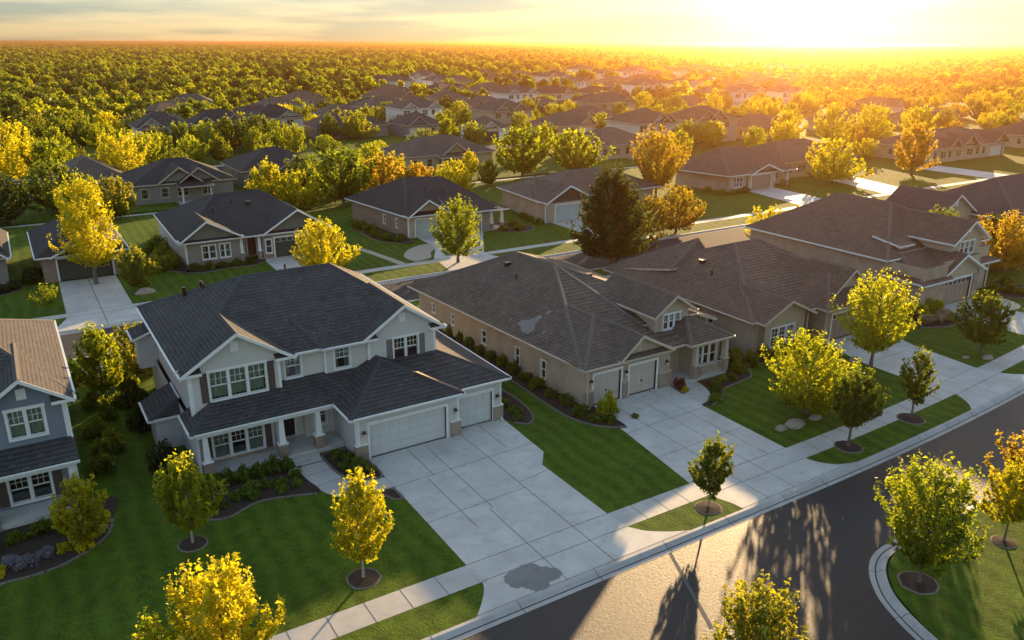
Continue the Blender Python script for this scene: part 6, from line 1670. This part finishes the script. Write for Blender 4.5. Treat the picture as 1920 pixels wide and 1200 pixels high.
def band(y0, y1, n, s0, s1):
    R = np.sqrt(rw.uniform(y0 ** 2, y1 ** 2, n)); az = np.radians(rw.uniform(-6, 72, n))
    x = R * np.sin(az); y = R * np.cos(az)
    # thin out where the far houses stand and in a few open fields
    keep = np.ones(n, bool)
    for a, b, c, d in RECT:
        if b > 190: keep &= ~((x > a) & (x < c) & (y > b - 3) & (y < d))
    keep &= np.sin(x / 173 + 1.0) * np.sin(y / 131) < (.80 if y0 > 700 else .95)
    cen = (x / y > .45) & (x / y < 1.25) & (R < 520)
    keep &= ~(cen & (rw.random(n) < .45))
    keep &= (y > 205) | ((x > 335) & (y > 90))
    lf = lambda s, p: np.sin(x / s + p) * np.cos(y / (s * .8) - p) + np.sin((x + y) / (s * 1.3) + 2 * p)
    keep &= (lf(38, .7) > -1.25) | (R > 1800)
    grow_ = np.clip(1 + .28 * lf(23, 2.0), .45, 1.5)
    pts.append(np.stack([x[keep], y[keep], np.full(keep.sum(), -.2)], 1)); scl.append((rw.uniform(s0, s1, n) * grow_)[keep])
band(215, 340, 1100, .45, .85); band(340, 620, 3400, .45, .95); band(620, 1300, 8500, .5, 1.1); band(1300, 3200, 9000, 1.0, 2.0); band(3200, 9000, 7000, 2.5, 5.0)
P = np.concatenate(pts); Sc = np.concatenate(scl)
me = bpy.data.meshes.new('woods'); me.vertices.add(len(P)); me.vertices.foreach_set('co', P.astype(np.float32).ravel())
for nm, val in (('sc', Sc), ('hs', np.minimum(Sc, 1.25))):
    a = me.attributes.new(nm, 'FLOAT', 'POINT'); a.data.foreach_set('value', val.astype(np.float32))
me.update()
woods = bpy.data.objects.new('woods', me); COL.objects.link(woods)
tag(woods, 'dense yellow-green autumn woods stretching to the horizon', 'woods', None, 'stuff')
ng = bpy.data.node_groups.new('woods_nodes', 'GeometryNodeTree')
ng.interface.new_socket('Geometry', in_out='INPUT', socket_type='NodeSocketGeometry')
ng.interface.new_socket('Geometry', in_out='OUTPUT', socket_type='NodeSocketGeometry')
def gn(t, **k):
    n = ng.nodes.new(t)
    for a, b in k.items(): setattr(n, a, b)
    return n
gi, go = gn('NodeGroupInput'), gn('NodeGroupOutput')
iop = gn('GeometryNodeInstanceOnPoints'); ci = gn('GeometryNodeCollectionInfo', transform_space='ORIGINAL')
ci.inputs['Collection'].default_value = src; ci.inputs['Separate Children'].default_value = True; ci.inputs['Reset Children'].default_value = True
na = gn('GeometryNodeInputNamedAttribute', data_type='FLOAT'); na.inputs['Name'].default_value = 'sc'
nb = gn('GeometryNodeInputNamedAttribute', data_type='FLOAT'); nb.inputs['Name'].default_value = 'hs'
cx = gn('ShaderNodeCombineXYZ'); rv = gn('FunctionNodeRandomValue', data_type='FLOAT'); rv.inputs[3].default_value = 6.283
cr = gn('ShaderNodeCombineXYZ')
lk = ng.links.new
lk(gi.outputs[0], iop.inputs['Points']); lk(ci.outputs[0], iop.inputs['Instance']); iop.inputs['Pick Instance'].default_value = True
lk(na.outputs['Attribute'], cx.inputs[0]); lk(na.outputs['Attribute'], cx.inputs[1]); lk(nb.outputs['Attribute'], cx.inputs[2]); lk(cx.outputs[0], iop.inputs['Scale'])
lk(rv.outputs[1], cr.inputs[2]); lk(cr.outputs[0], iop.inputs['Rotation'])
lk(iop.outputs[0], go.inputs[0])
md = woods.modifiers.new('scatter', 'NODES'); md.node_group = ng

# ------------------------------------------------------------------ golden evening haze
hz = MB(); hz.box(-21000, 21000, -21000, 21000, -1.3, 23.5, 'trim')
haze = hz.build('haze'); haze['kind'] = 'stuff'
hm = bpy.data.materials.new('haze_air'); hm.use_nodes = True
hn = hm.node_tree; hn.nodes.remove(hn.nodes['Principled BSDF'])
pv = hn.nodes.new('ShaderNodeVolumePrincipled')
pv.inputs['Color'].default_value = (1.0, 0.48, 0.18, 1)
pv.inputs['Density'].default_value = 0.00024
pv.inputs['Anisotropy'].default_value = 0.925
hn.links.new(pv.outputs[0], hn.nodes['Material Output'].inputs['Volume'])
haze.data.materials.clear(); haze.data.materials.append(hm)
haze.visible_shadow = True
